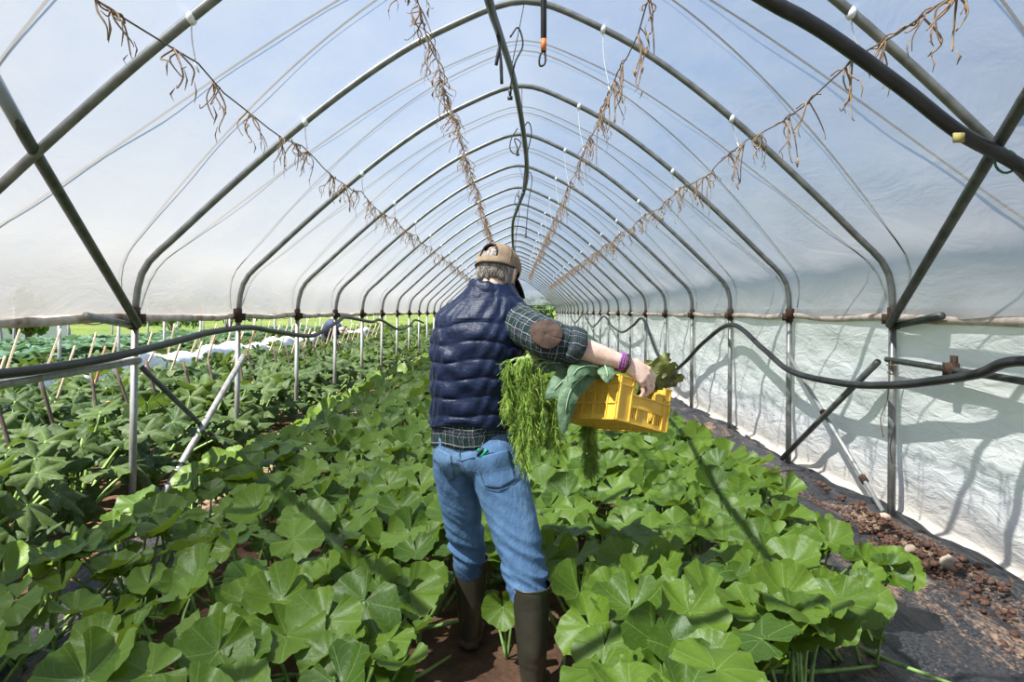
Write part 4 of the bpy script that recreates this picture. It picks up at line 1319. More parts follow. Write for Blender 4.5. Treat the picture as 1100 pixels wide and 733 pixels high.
# strands lying over the crop, ends uneven at the nape
r_ = random.Random(4)
for _ in range(620):
    th = math.radians(r_.uniform(172, 368)); u0 = r_.uniform(-.028, .06); L = r_.uniform(.018, .036)
    pts = []
    for q in range(4):
        u = u0 - L * q / 3
        rx = np.interp(u, (-.1, -.06, -.02, .02, .055), (.055, .064, .071, .075, .074)); rb = np.interp(u, (-.1, -.06, -.02, .02, .055), (.064, .078, .092, .1, .098))
        cc = np.interp(u, (-.09, -.06, -.02, .02), (.030, .014, .004, 0)); k = 1.10 + .012 * q
        t2 = th + .05 * q * r_.uniform(-1, 1)
        pts.append(hp(rx * k * math.cos(t2), cc + (rb if math.sin(t2) < 0 else .07) * k * math.sin(t2), u))
    hr.tube(pts, [.0022, .0022, .0016, .0006], 4)
o = part(hr, 'hair', M['hair'], MAN)
sm = o.modifiers.new('t', 'SOLIDIFY'); sm.thickness = .004; sm.offset = -1

# --- cap
cp_ = MB()
n = 64
CA = [(.028, 1.13, 1.13), (.048, 1.145, 1.14), (.075, 1.10, 1.12), (.098, .95, .98), (.117, .72, .74), (.129, .42, .44), (.134, .14, .14)]
rings = []
for u, kx, ky in CA:
    rr = []
    for q in range(n):
        th = 2 * PI * q / n
        drop = -.026 * max(0, -math.sin(th)) * max(0, 1 - (u - .028) / .07) + .004 * math.sin(th)
        # arched opening at the back, above the strap
        rr.append(hp(.077 * kx * math.cos(th), -.004 + .100 * ky * math.sin(th), u + drop + .0015 * math.sin(6 * th)))
    rings.append(rr)
# cut the opening: skip faces of the two lowest rows about the back
base = len(cp_.v)
Vc = [p for r__ in rings for p in r__]
Fc = []
for i in range(len(rings) - 1):
    for q in range(n):
        ang = ((q + .5) / n * 360 - 270)
        if i == 1 and abs(ang) < 26: continue
        if i == 2 and abs(ang) < 17: continue
        q2 = (q + 1) % n
        Fc.append((i * n + q, i * n + q2, (i + 1) * n + q2, (i + 1) * n + q))
Fc.append(tuple((len(rings) - 1) * n + q for q in range(n)))
cp_.add(Vc, Fc)
crown = part(cp_, 'cap', M['cap'], MAN)
sm = crown.modifiers.new('t', 'SOLIDIFY'); sm.thickness = .0035; sm.offset = 1
sd = crown.modifiers.new('s', 'SUBSURF'); sd.levels = 1; sd.render_levels = 1
g = MB()
g.ball(hp(0, -.006, .137), (.008, .008, .004), np.stack([HR, HF, HU]), 12, 6)
for k in range(6):     # stitched panel seams
    th = PI / 6 + k * PI / 3
    if abs(math.degrees(th) - 270) < 20: continue
    pts = []
    for u, kx, ky in CA:
        drop = -.026 * max(0, -math.sin(th)) * max(0, 1 - (u - .028) / .07)
        pts.append(hp(.0775 * kx * 1.03 * math.cos(th), -.004 + .1005 * ky * 1.03 * math.sin(th), u + drop + .002))
    g.tube(catmull(pts, 4), .0014, 5)
part(g, 'seams', noisy('cap_seam', (.22, .15, .09), (.30, .2, .13), 60, .9), crown)
g = MB()                # visor
def vis(u, v):
    a_ = (u - .5) * 2.3
    r0, r1 = .084, .084 + .058 * math.cos(a_ * .62) ** .6
    rr = r0 + (r1 - r0) * v
    return hp(rr * .93 * math.sin(a_), -.002 + (.104 / .084) * r0 * math.cos(a_) * .98 + (rr - r0) * math.cos(a_ * .5), .026 - .045 * v * v - .012 * v - .034 * (a_ / 1.15) ** 2 * (.35 + .65 * v))
g.grid(vis, 30, 10)
vz = part(g, 'visor', M['cap_dark'], crown)
vz.modifiers.new('t', 'SOLIDIFY').thickness = .005
g = MB()               # dark band along the rim and arch of the opening
pts = [hp(.077 * 1.15 * math.cos(th), -.004 + .100 * 1.15 * math.sin(th), .026 - .026 * max(0, -math.sin(th)) + .004 * math.sin(th)) for th in np.linspace(PI + .05, 2 * PI - .05, 40)]
g.tube(pts, .0045, 6)
g.tube(catmull([hp(.1 * math.sin(a_) * .86 * .92, -.004 - .1 * ky * 1.05 * math.cos(a_), u) for a_, ky, u in ((-.50, 1.12, .034), (-.45, 1.10, .056), (-.30, 1.06, .078), (0, 1.0, .090), (.30, 1.06, .078), (.45, 1.10, .056), (.50, 1.12, .034))], 5), .0042, 6)
part(g, 'trim_band', M['cap_dark'], crown)
g = MB()               # strap across the opening
g.grid(lambda u, v: hp(.077 * 1.15 * math.cos(4.712 + (u - .5) * 1.05), -.004 + .1155 * math.sin(4.712 + (u - .5) * 1.05), .006 + .022 * v), 20, 3)
st_ = part(g, 'strap', M['cap'], crown); st_.modifiers.new('t', 'SOLIDIFY').thickness = .003

# --- shirt: trunk under the vest with its hem showing, and both sleeves
AXR, AXF = np.array((.992, -.12, 0)), np.array((.12, .992, 0))
def trunk(z):
    zz = (.93, 1.0, 1.1, 1.2, 1.3, 1.38, 1.44, 1.485, 1.52, 1.555, 1.585, 1.61)
    cx = np.interp(z, zz, (-.180, -.176, -.170, -.165, -.157, -.148, -.138, -.128, -.118, -.110, -.104, -.100))
    cy = np.interp(z, zz, (2.885, 2.88, 2.875, 2.87, 2.87, 2.87, 2.874, 2.878, 2.884, 2.89, 2.893, 2.895))
    hw = np.interp(z, zz, (.163, .166, .170, .176, .184, .188, .188, .182, .158, .127, .103, .085))
    hd = np.interp(z, zz, (.125, .125, .125, .130, .134, .132, .124, .112, .100, .090, .083, .078))
    return np.array((cx, cy, z)), float(hw), float(hd)
def shirt_pt(u, v):
    z = .945 + .2 * v
    c, hw, hd = trunk(z)
    th = 2 * PI * u
    k = 1.055 - .03 * v + .012 * math.sin(9 * th + 3 * v) * (1 - v) + .008 * math.sin(17 * th) * (1 - v)
    return c + AXR * hw * k * math.cos(th) + AXF * hd * k * math.sin(th) + np.array((0, 0, .006 * math.sin(5 * th) * (1 - v)))
g = MB(); g.grid(shirt_pt, 120, 16)
shirt = part(g, 'shirt', M['plaid_hem'], MAN)
shirt.modifiers.new('t', 'SOLIDIFY').thickness = .003

def sleeve(pts, name, folds, seed):
    P = catmull([p[:3] for p in pts], 10); R = [float(q[0]) for q in catmull([(p[3], 0, 0) for p in pts], 10)]
    nn = 44
    up = np.array((0, 0, 1.)); rings = []
    r_ = random.Random(seed); phs = [r_.uniform(0, 6) for _ in range(6)]
    T = np.gradient(np.array(P), axis=0); T /= np.linalg.norm(T, axis=1)[:, None]
    L = 0
    for i, (p, r) in enumerate(zip(P, R)):
        if i: L += np.linalg.norm(P[i] - P[i - 1])
        a_ = up - T[i] * up.dot(T[i]); a_ /= np.linalg.norm(a_); b_ = np.cross(T[i], a_)
        rr = []
        for k in range(nn):
            th = 2 * PI * k / nn
            f = 1 + folds * (.6 * math.sin(L * 75 + 2.5 * math.sin(th + phs[0]) + phs[1]) + .5 * math.sin(L * 130 + 3 * math.sin(th * 2 + phs[2])) * max(0, math.cos(th + phs[3])))
            rr.append(p + r * f * (math.cos(th) * b_ + math.sin(th) * a_))
        rings.append(rr)
    g = MB(); g.loft(rings, cap0=False, cap1=False)
    return g, P, R, T
d_ = (WR_R - EL_R) / np.linalg.norm(WR_R - EL_R)
pts = [(-.085, 2.868, 1.485, .080), (*(SH_R + (0, 0, -.004)), .088), (*(SH_R * .55 + EL_R * .45 + (0, 0, -.004)), .081), (*(EL_R + (-.004, .01, -.004)), .080), (*(EL_R + d_ * .05), .073), (*(EL_R + d_ * .085), .071)]
g, P, R, T = sleeve(pts, 'sleeve', .03, 1)
slv = part(g, 'sleeve', M['plaid'], shirt)
slv.modifiers.new('t', 'SOLIDIFY').thickness = -.003
sv_me = g.mesh('tmp'); sv_bvh = bvh_of(sv_me)
# rolled cuff
cu = MB()
c0 = EL_R + d_ * .062
up = np.array((0, 0, 1.)); up = up - d_ * up.dot(d_); up /= np.linalg.norm(up); sd_ = np.cross(d_, up)
rings = []
for t_, r in ((0, .070), (-.004, .077), (.010, .082), (.030, .081), (.050, .077), (.058, .071), (.054, .062), (.03, .052)):
    rings.append([c0 + d_ * (t_ + .004 * math.sin(3 * th + 1)) + r * (1 + .022 * math.sin(3 * th + t_ * 40) + .014 * math.sin(7 * th)) * (math.cos(th) * sd_ + math.sin(th) * up) for th in np.linspace(0, 2 * PI, 45)[:-1]])
cu.loft(rings, cap0=False, cap1=False)
part(cu, 'cuff', M['plaid'], slv)
pts = [(-.20, 2.90, 1.45, .06), (*SH_L, .066), (*(SH_L * .5 + EL_L * .5), .064), (*EL_L, .066), (*(EL_L * .72 + WR_L * .28), .060), (*(EL_L * .6 + WR_L * .4), .058)]
g2, *_ = sleeve(pts, 'sleeve', .03, 2)
o = part(g2, 'sleeve', M['plaid'], shirt); o.modifiers.new('t', 'SOLIDIFY').thickness = -.003
# suede elbow patch draped on the sleeve
def drape(fn, bvh, nu, nv, off, direction):
    g = MB(); D = Vector(direction).normalized(); hits = {}
    def f(u, v):
        p = Vector(fn(u, v)); h = bvh.ray_cast(p - D * .6, D)
        if h[0] is None: h = bvh.find_nearest(p)
        return np.array(h[0]) - np.array(D) * off
    g.grid(f, nu, nv); return g
pc = at(583, 359, 2.60)
def patch(u, v):
    rr = math.sqrt(max(v, 1e-4)); a_ = 2 * PI * u
    x = .066 * rr * math.cos(a_) * (1 + .03 * math.sin(3 * a_)); z = .052 * rr * math.sin(a_) * (1 + .12 * math.cos(a_))
    ca, sa = math.cos(-.30), math.sin(-.30)
    return (pc[0] + x * ca - z * sa, 2.5, pc[2] + x * sa + z * ca)
g = drape(patch, sv_bvh, 36, 8, .0035, (.12, 1, 0))
o = part(g, 'elbow_patch', M['suede'], slv); o.modifiers.new('t', 'SOLIDIFY').thickness = .002

# --- vest: quilted channels as real relief
def vest_rings():
    zs = list(np.linspace(1.03, 1.485, 110)) + list(np.linspace(1.489, 1.605, 34))
    nn = 128
    chan = .074
    rings = []
    for z in zs:
        c, hw, hd = trunk(z)
        rr = []
        for k in range(nn):
            th = 2 * PI * k / nn
            zz = z + .010 * math.sin(th * 2 + 1) + .006 * math.sin(5 * th + z * 9)
            puff = abs(math.sin(PI * (zz - 1.0) / chan)) ** .55 if z < 1.47 else (1 if z < 1.55 else .6)
            back = 1 if math.sin(th) < 0 else .8
            wr_ = .004 * math.sin(7 * th + 26 * z + 2 * math.sin(z * 13 + th * 2)) + .0025 * math.sin(15 * th - z * 44 + 2 * math.sin(5 * th)) + .0012 * math.sin(37 * th + 60 * z + 3 * math.sin(z * 31))
            off = .006 + .012 * puff * back * (.75 + .25 * math.sin(3 * th + z * 40)) + wr_ * (.35 + puff * .8) * min(1, (1.62 - z) / .1)
            if z < 1.04: off = .012
            e = 2.35
            co, si = math.cos(th), math.sin(th)
            x = math.copysign(abs(co) ** (2 / e), co) * (hw + off); y = math.copysign(abs(si) ** (2 / e), si) * (hd + off)
            # shoulders slope: the right one is lifted with the arm
            lift = .012 * max(0, co) * min(1, max(0, (z - 1.4) / .1))
            rr.append(c + AXR * x + AXF * y + np.array((0, 0, lift + .010 * math.sin(3 * th + .5) * (1 if z < 1.06 else 0))))
        rings.append(rr)
    return rings
vr = vest_rings()
# turn the hem under
n_ = len(vr[0])
cen = np.mean(vr[0], axis=0)
hem = [p + (cen - p) * .06 + np.array((0, 0, .006)) for p in vr[0]]
g = MB(); g.loft([hem] + vr, cap0=False, cap1=False)
vest = part(g, 'vest', M['vest'], MAN)
# piping round the right armhole, where the sleeve leaves the vest
def armhole(cx, cy, cz, rx, rz, s, tilt, name):
    pts = []
    for k in range(40):
        a_ = 2 * PI * k / 40
        pts.append((cx + s * (.020 * math.sin(a_)) + .035 * math.cos(a_) * .0 + tilt * math.sin(a_) * rz, cy + rx * math.cos(a_), cz + rz * math.sin(a_)))
    pts.append(pts[0]); gg = MB(); gg.tube(pts, .013, 8, cap=False)
    return part(gg, name, M['vest'], vest)
armhole(.028, 2.855, 1.435, .098, .102, 1, -.30, 'armhole_binding')
armhole(-.315, 2.915, 1.405, .085, .10, -1, .30, 'armhole_binding')
# stand-up collar
rings = []
nn = 72
for t_, dr, dz in ((0, .006, -.02), (.25, .014, .0), (.5, .017, .018), (.8, .014, .036), (1, .006, .046), (1, -.004, .044), (.7, -.006, .03), (.3, -.004, 0)):
    rr = []
    for k in range(nn):
        th = 2 * PI * k / nn
        c, hw, hd = trunk(1.575)
        ctr = np.array((-.100 + .006 * t_, 2.893, 1.578))
        rr.append(ctr + AXR * (.088 - .010 * t_ + dr) * math.cos(th) + AXF * (.088 - .012 * t_ + dr) * math.sin(th)
                  + np.array((0, 0, dz - .020 * math.cos(th) - .008 * t_ * (1 + math.sin(th)) + .003 * math.sin(11 * th))))
    rings.append(rr)
g = MB(); g.loft(rings, cap0=False, cap1=False); part(g, 'collar', M['vest'], vest)
# yoke and channel seams
for z in (1.0 + .074 * k for k in range(1, 7)):
    pass

# --- jeans
jn = MB()
jr = []
for z, k in ((1.02, .93), (.98, .99), (.93, 1.02), (.88, 1.05)):
    c, hw, hd = trunk(max(.93, z))
    c = np.array((c[0] + (.0 if z > .95 else .008), c[1], z))
    jr.append(ring(c, AXR, AXF, hw * k, hd * k, 40, 2.3))
jn.loft(jr)
limb(jn, [(-.245, 2.90, .93, .098), (-.247, 2.92, .84, .098), (-.238, 2.945, .73, .092), (-.222, 2.985, .58, .080), (-.208, 3.01, .48, .0745), (-.196, 3.035, .34, .064)], 28, 6)
limb(jn, [(-.085, 2.855, .93, .108), (-.068, 2.835, .84, .112), (-.034, 2.805, .74, .107), (.012, 2.765, .60, .094), (.038, 2.735, .50, .083), (.064, 2.695, .37, .072)], 28, 6)
jn.ball((-.150, 2.80, .895), (.085, .06, .075)); jn.ball((-.245, 2.835, .90), (.08, .055, .08)); jn.ball((-.085, 2.775, .89), (.085, .055, .085))
me, V, N = remeshed(jn, .0075, 8, .5)
# wrinkles: bunched at knees and boot tops, drag lines below the seat
zc = V[:, 2]; right = V[:, 0] > -.145
amp = np.exp(-((zc - np.where(right, .46, .44)) / .09) ** 2) * .0135 + np.exp(-((zc - .60) / .10) ** 2) * .0030 + np.exp(-((zc - .80) / .05) ** 2) * .0025 + .0012
cxl = np.where(right, np.interp(zc, (.4, .9), (.062, -.08)), np.interp(zc, (.37, .9), (-.196, -.247)))
lx = V[:, 0] - cxl
from mathutils import noise as mnoise
def ridged(p):
    q = Vector((p[0] * 6 + p[2] * 3, p[1] * 5, p[2] * 19 + p[0] * 10))
    return (1 - 2.2 * abs(mnoise.noise(q))) + .5 * mnoise.noise(q * 2.3 + Vector((3, 1, 7)))
w_ = np.array([ridged(p) for p in V])
V = V + N * (amp * w_)[:, None]
setco(me, V); jeans_bvh = bvh_of(me)
jeans = attach('jeans', me, M['denim'], MAN)
def strip(pix, r, name, mat, parent, Y=2.7, off=.001):
    pts = []
    for px, py in pix:
        o_ = Vector((0, 0, EYE)); d = (Vector(at(px, py, 3.0)) - o_).normalized()
        h = jeans_bvh.ray_cast(o_, d)
        if h[0] is not None: pts.append(np.array(h[0] - d * off))
    if len(pts) < 2: return
    gg = MB(); gg.tube(catmull(pts, 4), r, 5); return part(gg, name, mat, parent)
def pocket(pix, name):
    (x0, y0), (x1, y1), (x2, y2), (x3, y3) = pix
    o_ = Vector((0, 0, EYE))
    def f(u, v):
        px = (x0 * (1 - u) + x1 * u) * (1 - v) + (x3 * (1 - u) + x2 * u) * v
        py = (y0 * (1 - u) + y1 * u) * (1 - v) + (y3 * (1 - u) + y2 * u) * v + (6 * v * (1 - abs(2 * u - 1)))
        d = (Vector(at(px, py, 3.0)) - o_).normalized(); h = jeans_bvh.ray_cast(o_, d)
        p = h[0] if h[0] is not None else jeans_bvh.find_nearest(Vector(at(px, py, 2.78)))[0]
        return np.array(p - d * .004)
    gg = MB(); gg.grid(f, 14, 14)
    po = part(gg, name, M['denim'], jeans); po.modifiers.new('t', 'SOLIDIFY').thickness = .003
    return po
p1 = pocket([(511, 492), (546, 483), (554, 515), (521, 523)], 'pocket')
p2 = pocket([(472, 482), (484, 489), (488, 514), (476, 508)], 'pocket')
for pp, pix in ((p1, [(511, 492), (521, 523), (539, 526), (554, 515), (546, 483), (511, 492)]), (p1, [(512, 496), (546, 487)]), (p2, [(472, 482), (476, 508), (482, 516), (488, 514), (484, 489)])):
    strip(pix, .0017, 'stitching', M['denim_dark'], pp, off=.006)
strip([(493, 470), (494, 490), (499, 505), (508, 518)], .0028, 'seat_seam', M['denim_dark'], jeans)
strip([(578, 520), (583, 545), (584, 570), (585, 600)], .0024, 'side_seam', M['denim_dark'], jeans)
strip([(470, 488), (492, 494), (500, 494), (530, 486), (560, 488)], .002, 'yoke_seam', M['denim_dark'], jeans)

# --- rubber boots
def boot(A, top, lean, yaw, label_):
    """A: heel point on the ground, top: centre of the shaft mouth"""
    A = np.array(A, float); top = np.array(top, float)
    fw = np.array((math.sin(yaw), math.cos(yaw), 0)); sd = np.array((math.cos(yaw), -math.sin(yaw), 0))
    b = MB(); rings = []
    for t, rx, ry, f in ((1.0, .078, .082, 0), (.98, .0785, .0825, 0), (.85, .073, .077, 0), (.65, .067, .072, 0), (.45, .060, .066, .0), (.38, .057, .064, .0), (.34, .055, .062, .003), (.31, .054, .062, .005), (.28, .053, .063, .008), (.24, .052, .064, .012), (.17, .050, .074, .026), (.11, .049, .105, .056), (.06, .049, .132, .082), (.03, .047, .134, .084)):
        c = A * (1 - t) + top * t + fw * f
        rr = []
        for k in range(40):
            th = 2 * PI * k / 40
            kk = 1 + .035 * math.sin(th * 2 + t * 22) * math.exp(-((t - .30) / .1) ** 2) + .05 * math.sin(t * 70 + 2.4 * math.sin(th + 1)) * math.exp(-((t - .27) / .08) ** 2) + .03 * math.exp(-((t - .12) / .05) ** 2) * max(0, -math.sin(th))
            fr = math.sin(th)
            wx = rx * (1 + .12 * max(0, fr) * (1 if t < .15 else 0))
            rr.append(c + sd * wx * kk * math.cos(th) + fw * ry * kk * fr)
        rings.append(rr)
    b.loft(rings, cap0=False, cap1=True)
    inner = [[A * (1 - t) + top * t + sd * (r - .004) * math.cos(2 * PI * k / 40) + fw * (r + 0) * math.sin(2 * PI * k / 40) for k in range(40)] for t, r in ((1.0, .073), (.8, .068))]
    bo = part(b, 'rubber_boot', M['boot'], MAN)
    bo.modifiers.new('s', 'SUBSURF').render_levels = 1
    s_ = MB()
    out = []
    for z, gx in ((.0, .052), (.012, .054), (.028, .051)):
        rr = []
        for k in range(44):
            th = 2 * PI * k / 44; fr = math.sin(th)
            rr.append(A + fw * (.078 + .142 * fr) + sd * gx * (1 + .10 * max(0, fr)) * math.cos(th) * (1 - .08 * (abs(fr) > .9)) + np.array((0, 0, z)))
        out.append(rr)
    s_.loft(out); s_.box(A + fw * .0 + np.array((0, 0, .012)), (.044, .05, .012), (sd, fw, (0, 0, 1)))
    part(s_, 'sole', M['boot_sole'], bo)
    s_ = MB(); s_.tube([top + sd * .0785 * math.cos(a_) + fw * .0825 * math.sin(a_) for a_ in np.linspace(0, 2 * PI, 41)], .003, 6, cap=False)
    part(s_, 'rim', M['boot'], bo)
    return bo
boot((-.196, 3.06, .012), (-.192, 3.045, .400), 0, math.radians(4), 'left')
boot((.072, 2.645, .012), (.068, 2.69, .425), 0, math.radians(6), 'right')

# --- bracelets on the right wrist
def bracelet(c, nrm, r1, r2, rt, mat, ph):
    nrm = np.array(nrm) / np.linalg.norm(nrm)
    u_ = np.array((0, 0, 1.)); u_ -= nrm * u_.dot(nrm); u_ /= np.linalg.norm(u_); v_ = np.cross(nrm, u_)
    gg = MB(); pts = [c + u_ * r1 * math.cos(a_) + v_ * r2 * math.sin(a_) + nrm * .002 * math.sin(3 * a_ + ph) for a_ in np.linspace(0, 2 * PI, 49)]
    gg.tube(pts, [rt * (1 + .18 * math.sin(k * 2.2)) for k in range(49)], 7, cap=False)
    return part(gg, 'bracelet', M[mat], MAN)
for k, (t_, mat, rt) in enumerate(((.895, 'purple', .0042), (.925, 'purple', .0046), (.953, 'purple', .0036), (.978, 'brown_band', .0048), (1.002, 'brown_band', .0036))):
    bracelet(EL_R + (WR_R - EL_R) * t_ + np.array((0, 0, -.001)), d_ + np.array((-.12, 0, .02)), .0355, .0355, rt, mat, k)

# --- folding tool in the back pocket
o_ = Vector((0, 0, EYE)); d = (Vector(at(518, 487, 3.0)) - o_).normalized(); h = jeans_bvh.ray_cast(o_, d)
if h[0] is not None:
    p = np.array(h[0] - d * .006)
    t = thing('garden_knife', 'green and black folding knife sticking out of the back jeans pocket', 'knife', tuple(p))
    ax = np.array((.62, -.1, .78)); ax /= np.linalg.norm(ax)
    pa = np.array((.78, 0, -.62)); nn_ = np.cross(ax, pa)
    gg = MB(); gg.tube([p - ax * .02 + pa * .006, p + ax * .016 + pa * .006, p + ax * .024 + pa * .006], [.0075, .0085, .006], 10, flat=.7); part(gg, 'handle', M['green_tool'], t)
    gg = MB(); gg.tube([p - ax * .02 - pa * .009, p + ax * .010 - pa * .009, p + ax * .018 - pa * .009], [.007, .0075, .005], 10, flat=.7); part(gg, 'grip', M['black_grip'], t)
    gg = MB(); gg.tube([p - ax * .01 - pa * .020, p + ax * .008 - pa * .020], .004, 8); part(gg, 'clip', M['green_tool'], t)
# ================================================================ yellow crate and its vegetables
CK = np.array((.384, 2.583, 1.091))                       # nearest lower corner
ES = np.array((.80948678, .51649023, -.2792293)); EL = np.array((-.56192593, .81937331, -.11343115)); EU = np.array((.17020695, .2487272, .95350111))
CS, CL, CH = .276, .40, .176
def cr(s, l, u): return CK + ES * s + EL * l + EU * u
M['crate'] = noisy('yellow_plastic', (.74, .44, .055), (.79, .50, .07), 6, .42, 0, .12, .003, c3=(.70, .41, .05))
AX = (ES, EL, EU)
def cbox(mb, s0, s1, l0, l1, u0, u1):
    mb.box(cr((s0 + s1) / 2, (l0 + l1) / 2, (u0 + u1) / 2), (abs(s1 - s0) / 2, abs(l1 - l0) / 2, abs(u1 - u0) / 2), AX)
CR = thing('crate', 'yellow plastic harvest crate with slotted sides, tilted in the right hand of the man', 'crate', tuple(cr(CS / 2, CL / 2, 0)))
T_ = .006
def short_end(l0, l1, name):
    g = MB(); out = l0 if l0 < .1 else l1
    oo = (out - .006, out) if out < .1 else (out, out + .006)
    # wall with slots and a dipped hand hold
    cbox(g, 0, .010, l0, l1, 0, CH)
    cbox(g, CS - .010, CS, l0, l1, 0, CH)
    cbox(g, .010, CS - .010, l0, l1, 0, .020)
    cbox(g, .010, CS - .010, l0, l1, .062, .112)
    for s0, s1 in ((.010, .072), (.100, .118), (.146, .164), (.196, .204), (.250, CS - .01)): cbox(g, s0, s1, l0, l1, .020, .062)
    for s in (.081, .091, .124, .134, .211, .223, .236): cbox(g, s - .0025, s + .0025, l0, l1, .020, .062)
    cbox(g, .118, .146, l0, l1, .020, .062)
    cbox(g, .010, .080, l0, l1, .112, CH)
    cbox(g, .200, CS - .01, l0, l1, .112, .142)
    cbox(g, .238, CS - .01, l0, l1, .142, CH)
    # ribs standing out
    for s in (.003, .066, .243, CS - .003): cbox(g, s - .003, s + .003, *oo, 0, CH if s < .1 or s > .24 else .142)
    for s0, s1, u in ((0, .07, CH - .003), (.24, CS, CH - .003), (0, .07, .142), (.24, CS, .128), (.066, CS, .1115), (.0, CS, .003), (.066, .243, .066), (.205, .243, .142)):
        cbox(g, s0, s1, *oo, u - .003, u + .003)
    for s in (.1, .195): cbox(g, s - .002, s + .002, *oo, .02, .066)
    # sides of the notch
    for s in (.080, .200): g.tube([cr(s, l0, .112), cr(s, l1, .112)], .005, 6)
    return part(g, name, M['crate'], CR, smooth=False)
short_end(0, T_, 'end_panel'); short_end(CL - T_, CL, 'end_panel')
def long_side(s0, s1, name):
    g = MB(); out = s0 if s0 < .1 else s1
    oo = (out - .006, out) if out < .1 else (out, out + .006)
    cbox(g, s0, s1, 0, .060, 0, CH); cbox(g, s0, s1, CL - .06, CL, 0, CH)
    for u0, u1 in ((0, .022), (.060, .072), (.106, .118), (.150, CH)): cbox(g, s0, s1, .06, CL - .06, u0, u1)
    l = .066
    while l < CL - .06:
        cbox(g, s0, s1, l - .0035, l + .0035, .02, .152); l += .0125
    for l in (.003, .055, .135, .20, .265, CL - .055, CL - .003): cbox(g, *oo, l - .003, l + .003, 0, CH)
    for u in (.003, .066, .112, .142, CH - .003):
        cbox(g, *oo, 0, .058, u - .0025, u + .0025); cbox(g, *oo, CL - .058, CL, u - .0025, u + .0025)
        cbox(g, *oo, .058, CL - .058, u - .0025, u + .0025)
    return part(g, name, M['crate'], CR, smooth=False)
long_side(0, T_, 'side_panel'); long_side(CS - T_, CS, 'side_panel')
g = MB()
for k in range(9): cbox(g, 0, CS, .004 + k * .0485, .004 + k * .0485 + .008, 0, .008)
for k in range(12): cbox(g, .004 + k * .0235, .004 + k * .0235 + .008, 0, CL, 0, .006)
cbox(g, .02, CS - .02, .02, CL - .02, .003, .006)
part(g, 'base', M['crate'], CR, smooth=False)

# --- fennel: feathery fronds hanging over the end of the crate
M['fennel'] = noisy('fennel_frond', (.075, .16, .012), (.22, .35, .035), 30, .55, 0, 0, c3=(.40, .52, .12))
M['fennel_stalk'] = noisy('fennel_stalk', (.30, .42, .12), (.62, .70, .38), 14, .5, 0, .15, .002)
def fennel(root, tips, label, seed, leaves, bulb=True):
    r = random.Random(seed)
    t = thing('fennel', label, 'fennel', tuple(root), 'fennel in the crate')
    st, fr = MB(), MB()
    root = np.array(root, float)
    for (m, e) in tips:
        m = np.array(m, float); e = np.array(e, float)
        C = catmull([root, m, e * .55 + m * .45 + np.array((r.uniform(-.012, .012), 0, .0)), e], 9)
        st.tube(C[:11], [.0065, .005, .004], 6); fr.tube(C[10:], [.003, .0012], 4)
        nC = len(C)
        for q in range(leaves):
            w = r.uniform(.28, 1) ** .9; i = min(nC - 2, int(w * (nC - 1)))
            p = C[i] + (C[i + 1] - C[i]) * r.random()
            d = C[i + 1] - C[i]; d /= np.linalg.norm(d)
            L = r.uniform(.03, .075) * (1.15 - .5 * w)
            b = d * r.uniform(.5, 1.1) + np.array([r.uniform(-1, 1), r.uniform(-1, 1), r.uniform(-.7, .25)]) * .75
            b /= np.linalg.norm(b)
            a0 = p; a1 = p + b * L * .5; a2 = a1 + (b + np.array((0, 0, -.8))) * L * .4
            fr.tube([a0, a1, a2], [.0017, .0014, .0007], 3, cap=False)
            for z in range(4):
                s0 = a0 + (a1 - a0) * r.uniform(.2, 1) if z < 3 else a1 + (a2 - a1) * r.random()
                e0 = s0 + (b * .5 + np.array([r.uniform(-1, 1), r.uniform(-1, 1), r.uniform(-1.1, .4)])) * L * .30
                fr.tube([s0, e0], [.0014, .0006], 3, cap=False)
    part(st, 'stalks', M['fennel_stalk'], t); part(fr, 'fronds', M['fennel'], t)
    if bulb:
        g = MB(); ax = np.array((.5, .55, -.18)); ax /= np.linalg.norm(ax)
        g.tube([root - ax * .005, root + ax * .03, root + ax * .075, root + ax * .11], [.018, .032, .036, .014], 14); part(g, 'bulb', M['fennel_stalk'], t)
    return t
rf_ = random.Random(17)
def tips(n, x0, x1, yb, Y, top, spreadm):
    out = []
    for k in range(n):
        q = (k + rf_.uniform(.1, .9)) / n
        ex = x0 + (x1 - x0) * q
        e = at(ex, yb(q) + rf_.uniform(-18, 6), Y + rf_.uniform(-.05, .07))
        m = at(top[0] + (ex - top[0]) * .55 + rf_.uniform(-6, 6), top[1] + rf_.uniform(-3, 10), Y + .03)
        out.append((m, e))
    return out
fennel(at(604, 392, 2.83), tips(15, 542, 566, lambda q: 440 + 62 * q, 2.655, (574, 384), 1), 'fennel with long feathery fronds hanging past the back pocket of the man', 31, 75, False)
fennel(at(606, 398, 2.80), tips(13, 556, 582, lambda q: 500 - 40 * abs(q - .3), 2.665, (582, 392), 1), 'fennel bunch between the longest fronds and the grey-green leaves', 32, 70, False)
fennel(at(612, 404, 2.80), tips(7, 588, 604, lambda q: 492 - 12 * q, 2.70, (594, 410), 1), 'thin fennel fronds dangling beneath the cabbage leaves', 33, 50, False)
p0 = cr(.20, .20, .12)
fennel(p0, [(np.array(p0) + (-.02, -.02, .06), at(588, 378, 2.85))], 'fennel head with pale stalks lying inside the crate', 34, 40, True)
tt = []
for k in range(6):
    b = cr(.255, .20 + .02 * k, .05)
    tt.append((at(630 + 2 * k, 455, 3.0), at(629 + 2.2 * k, 512 - 3 * abs(k - 2.5), 3.02)))
fennel(cr(CS + .012, .22, .08), tt, 'fennel fronds hanging straight down behind the crate', 35, 90, False)

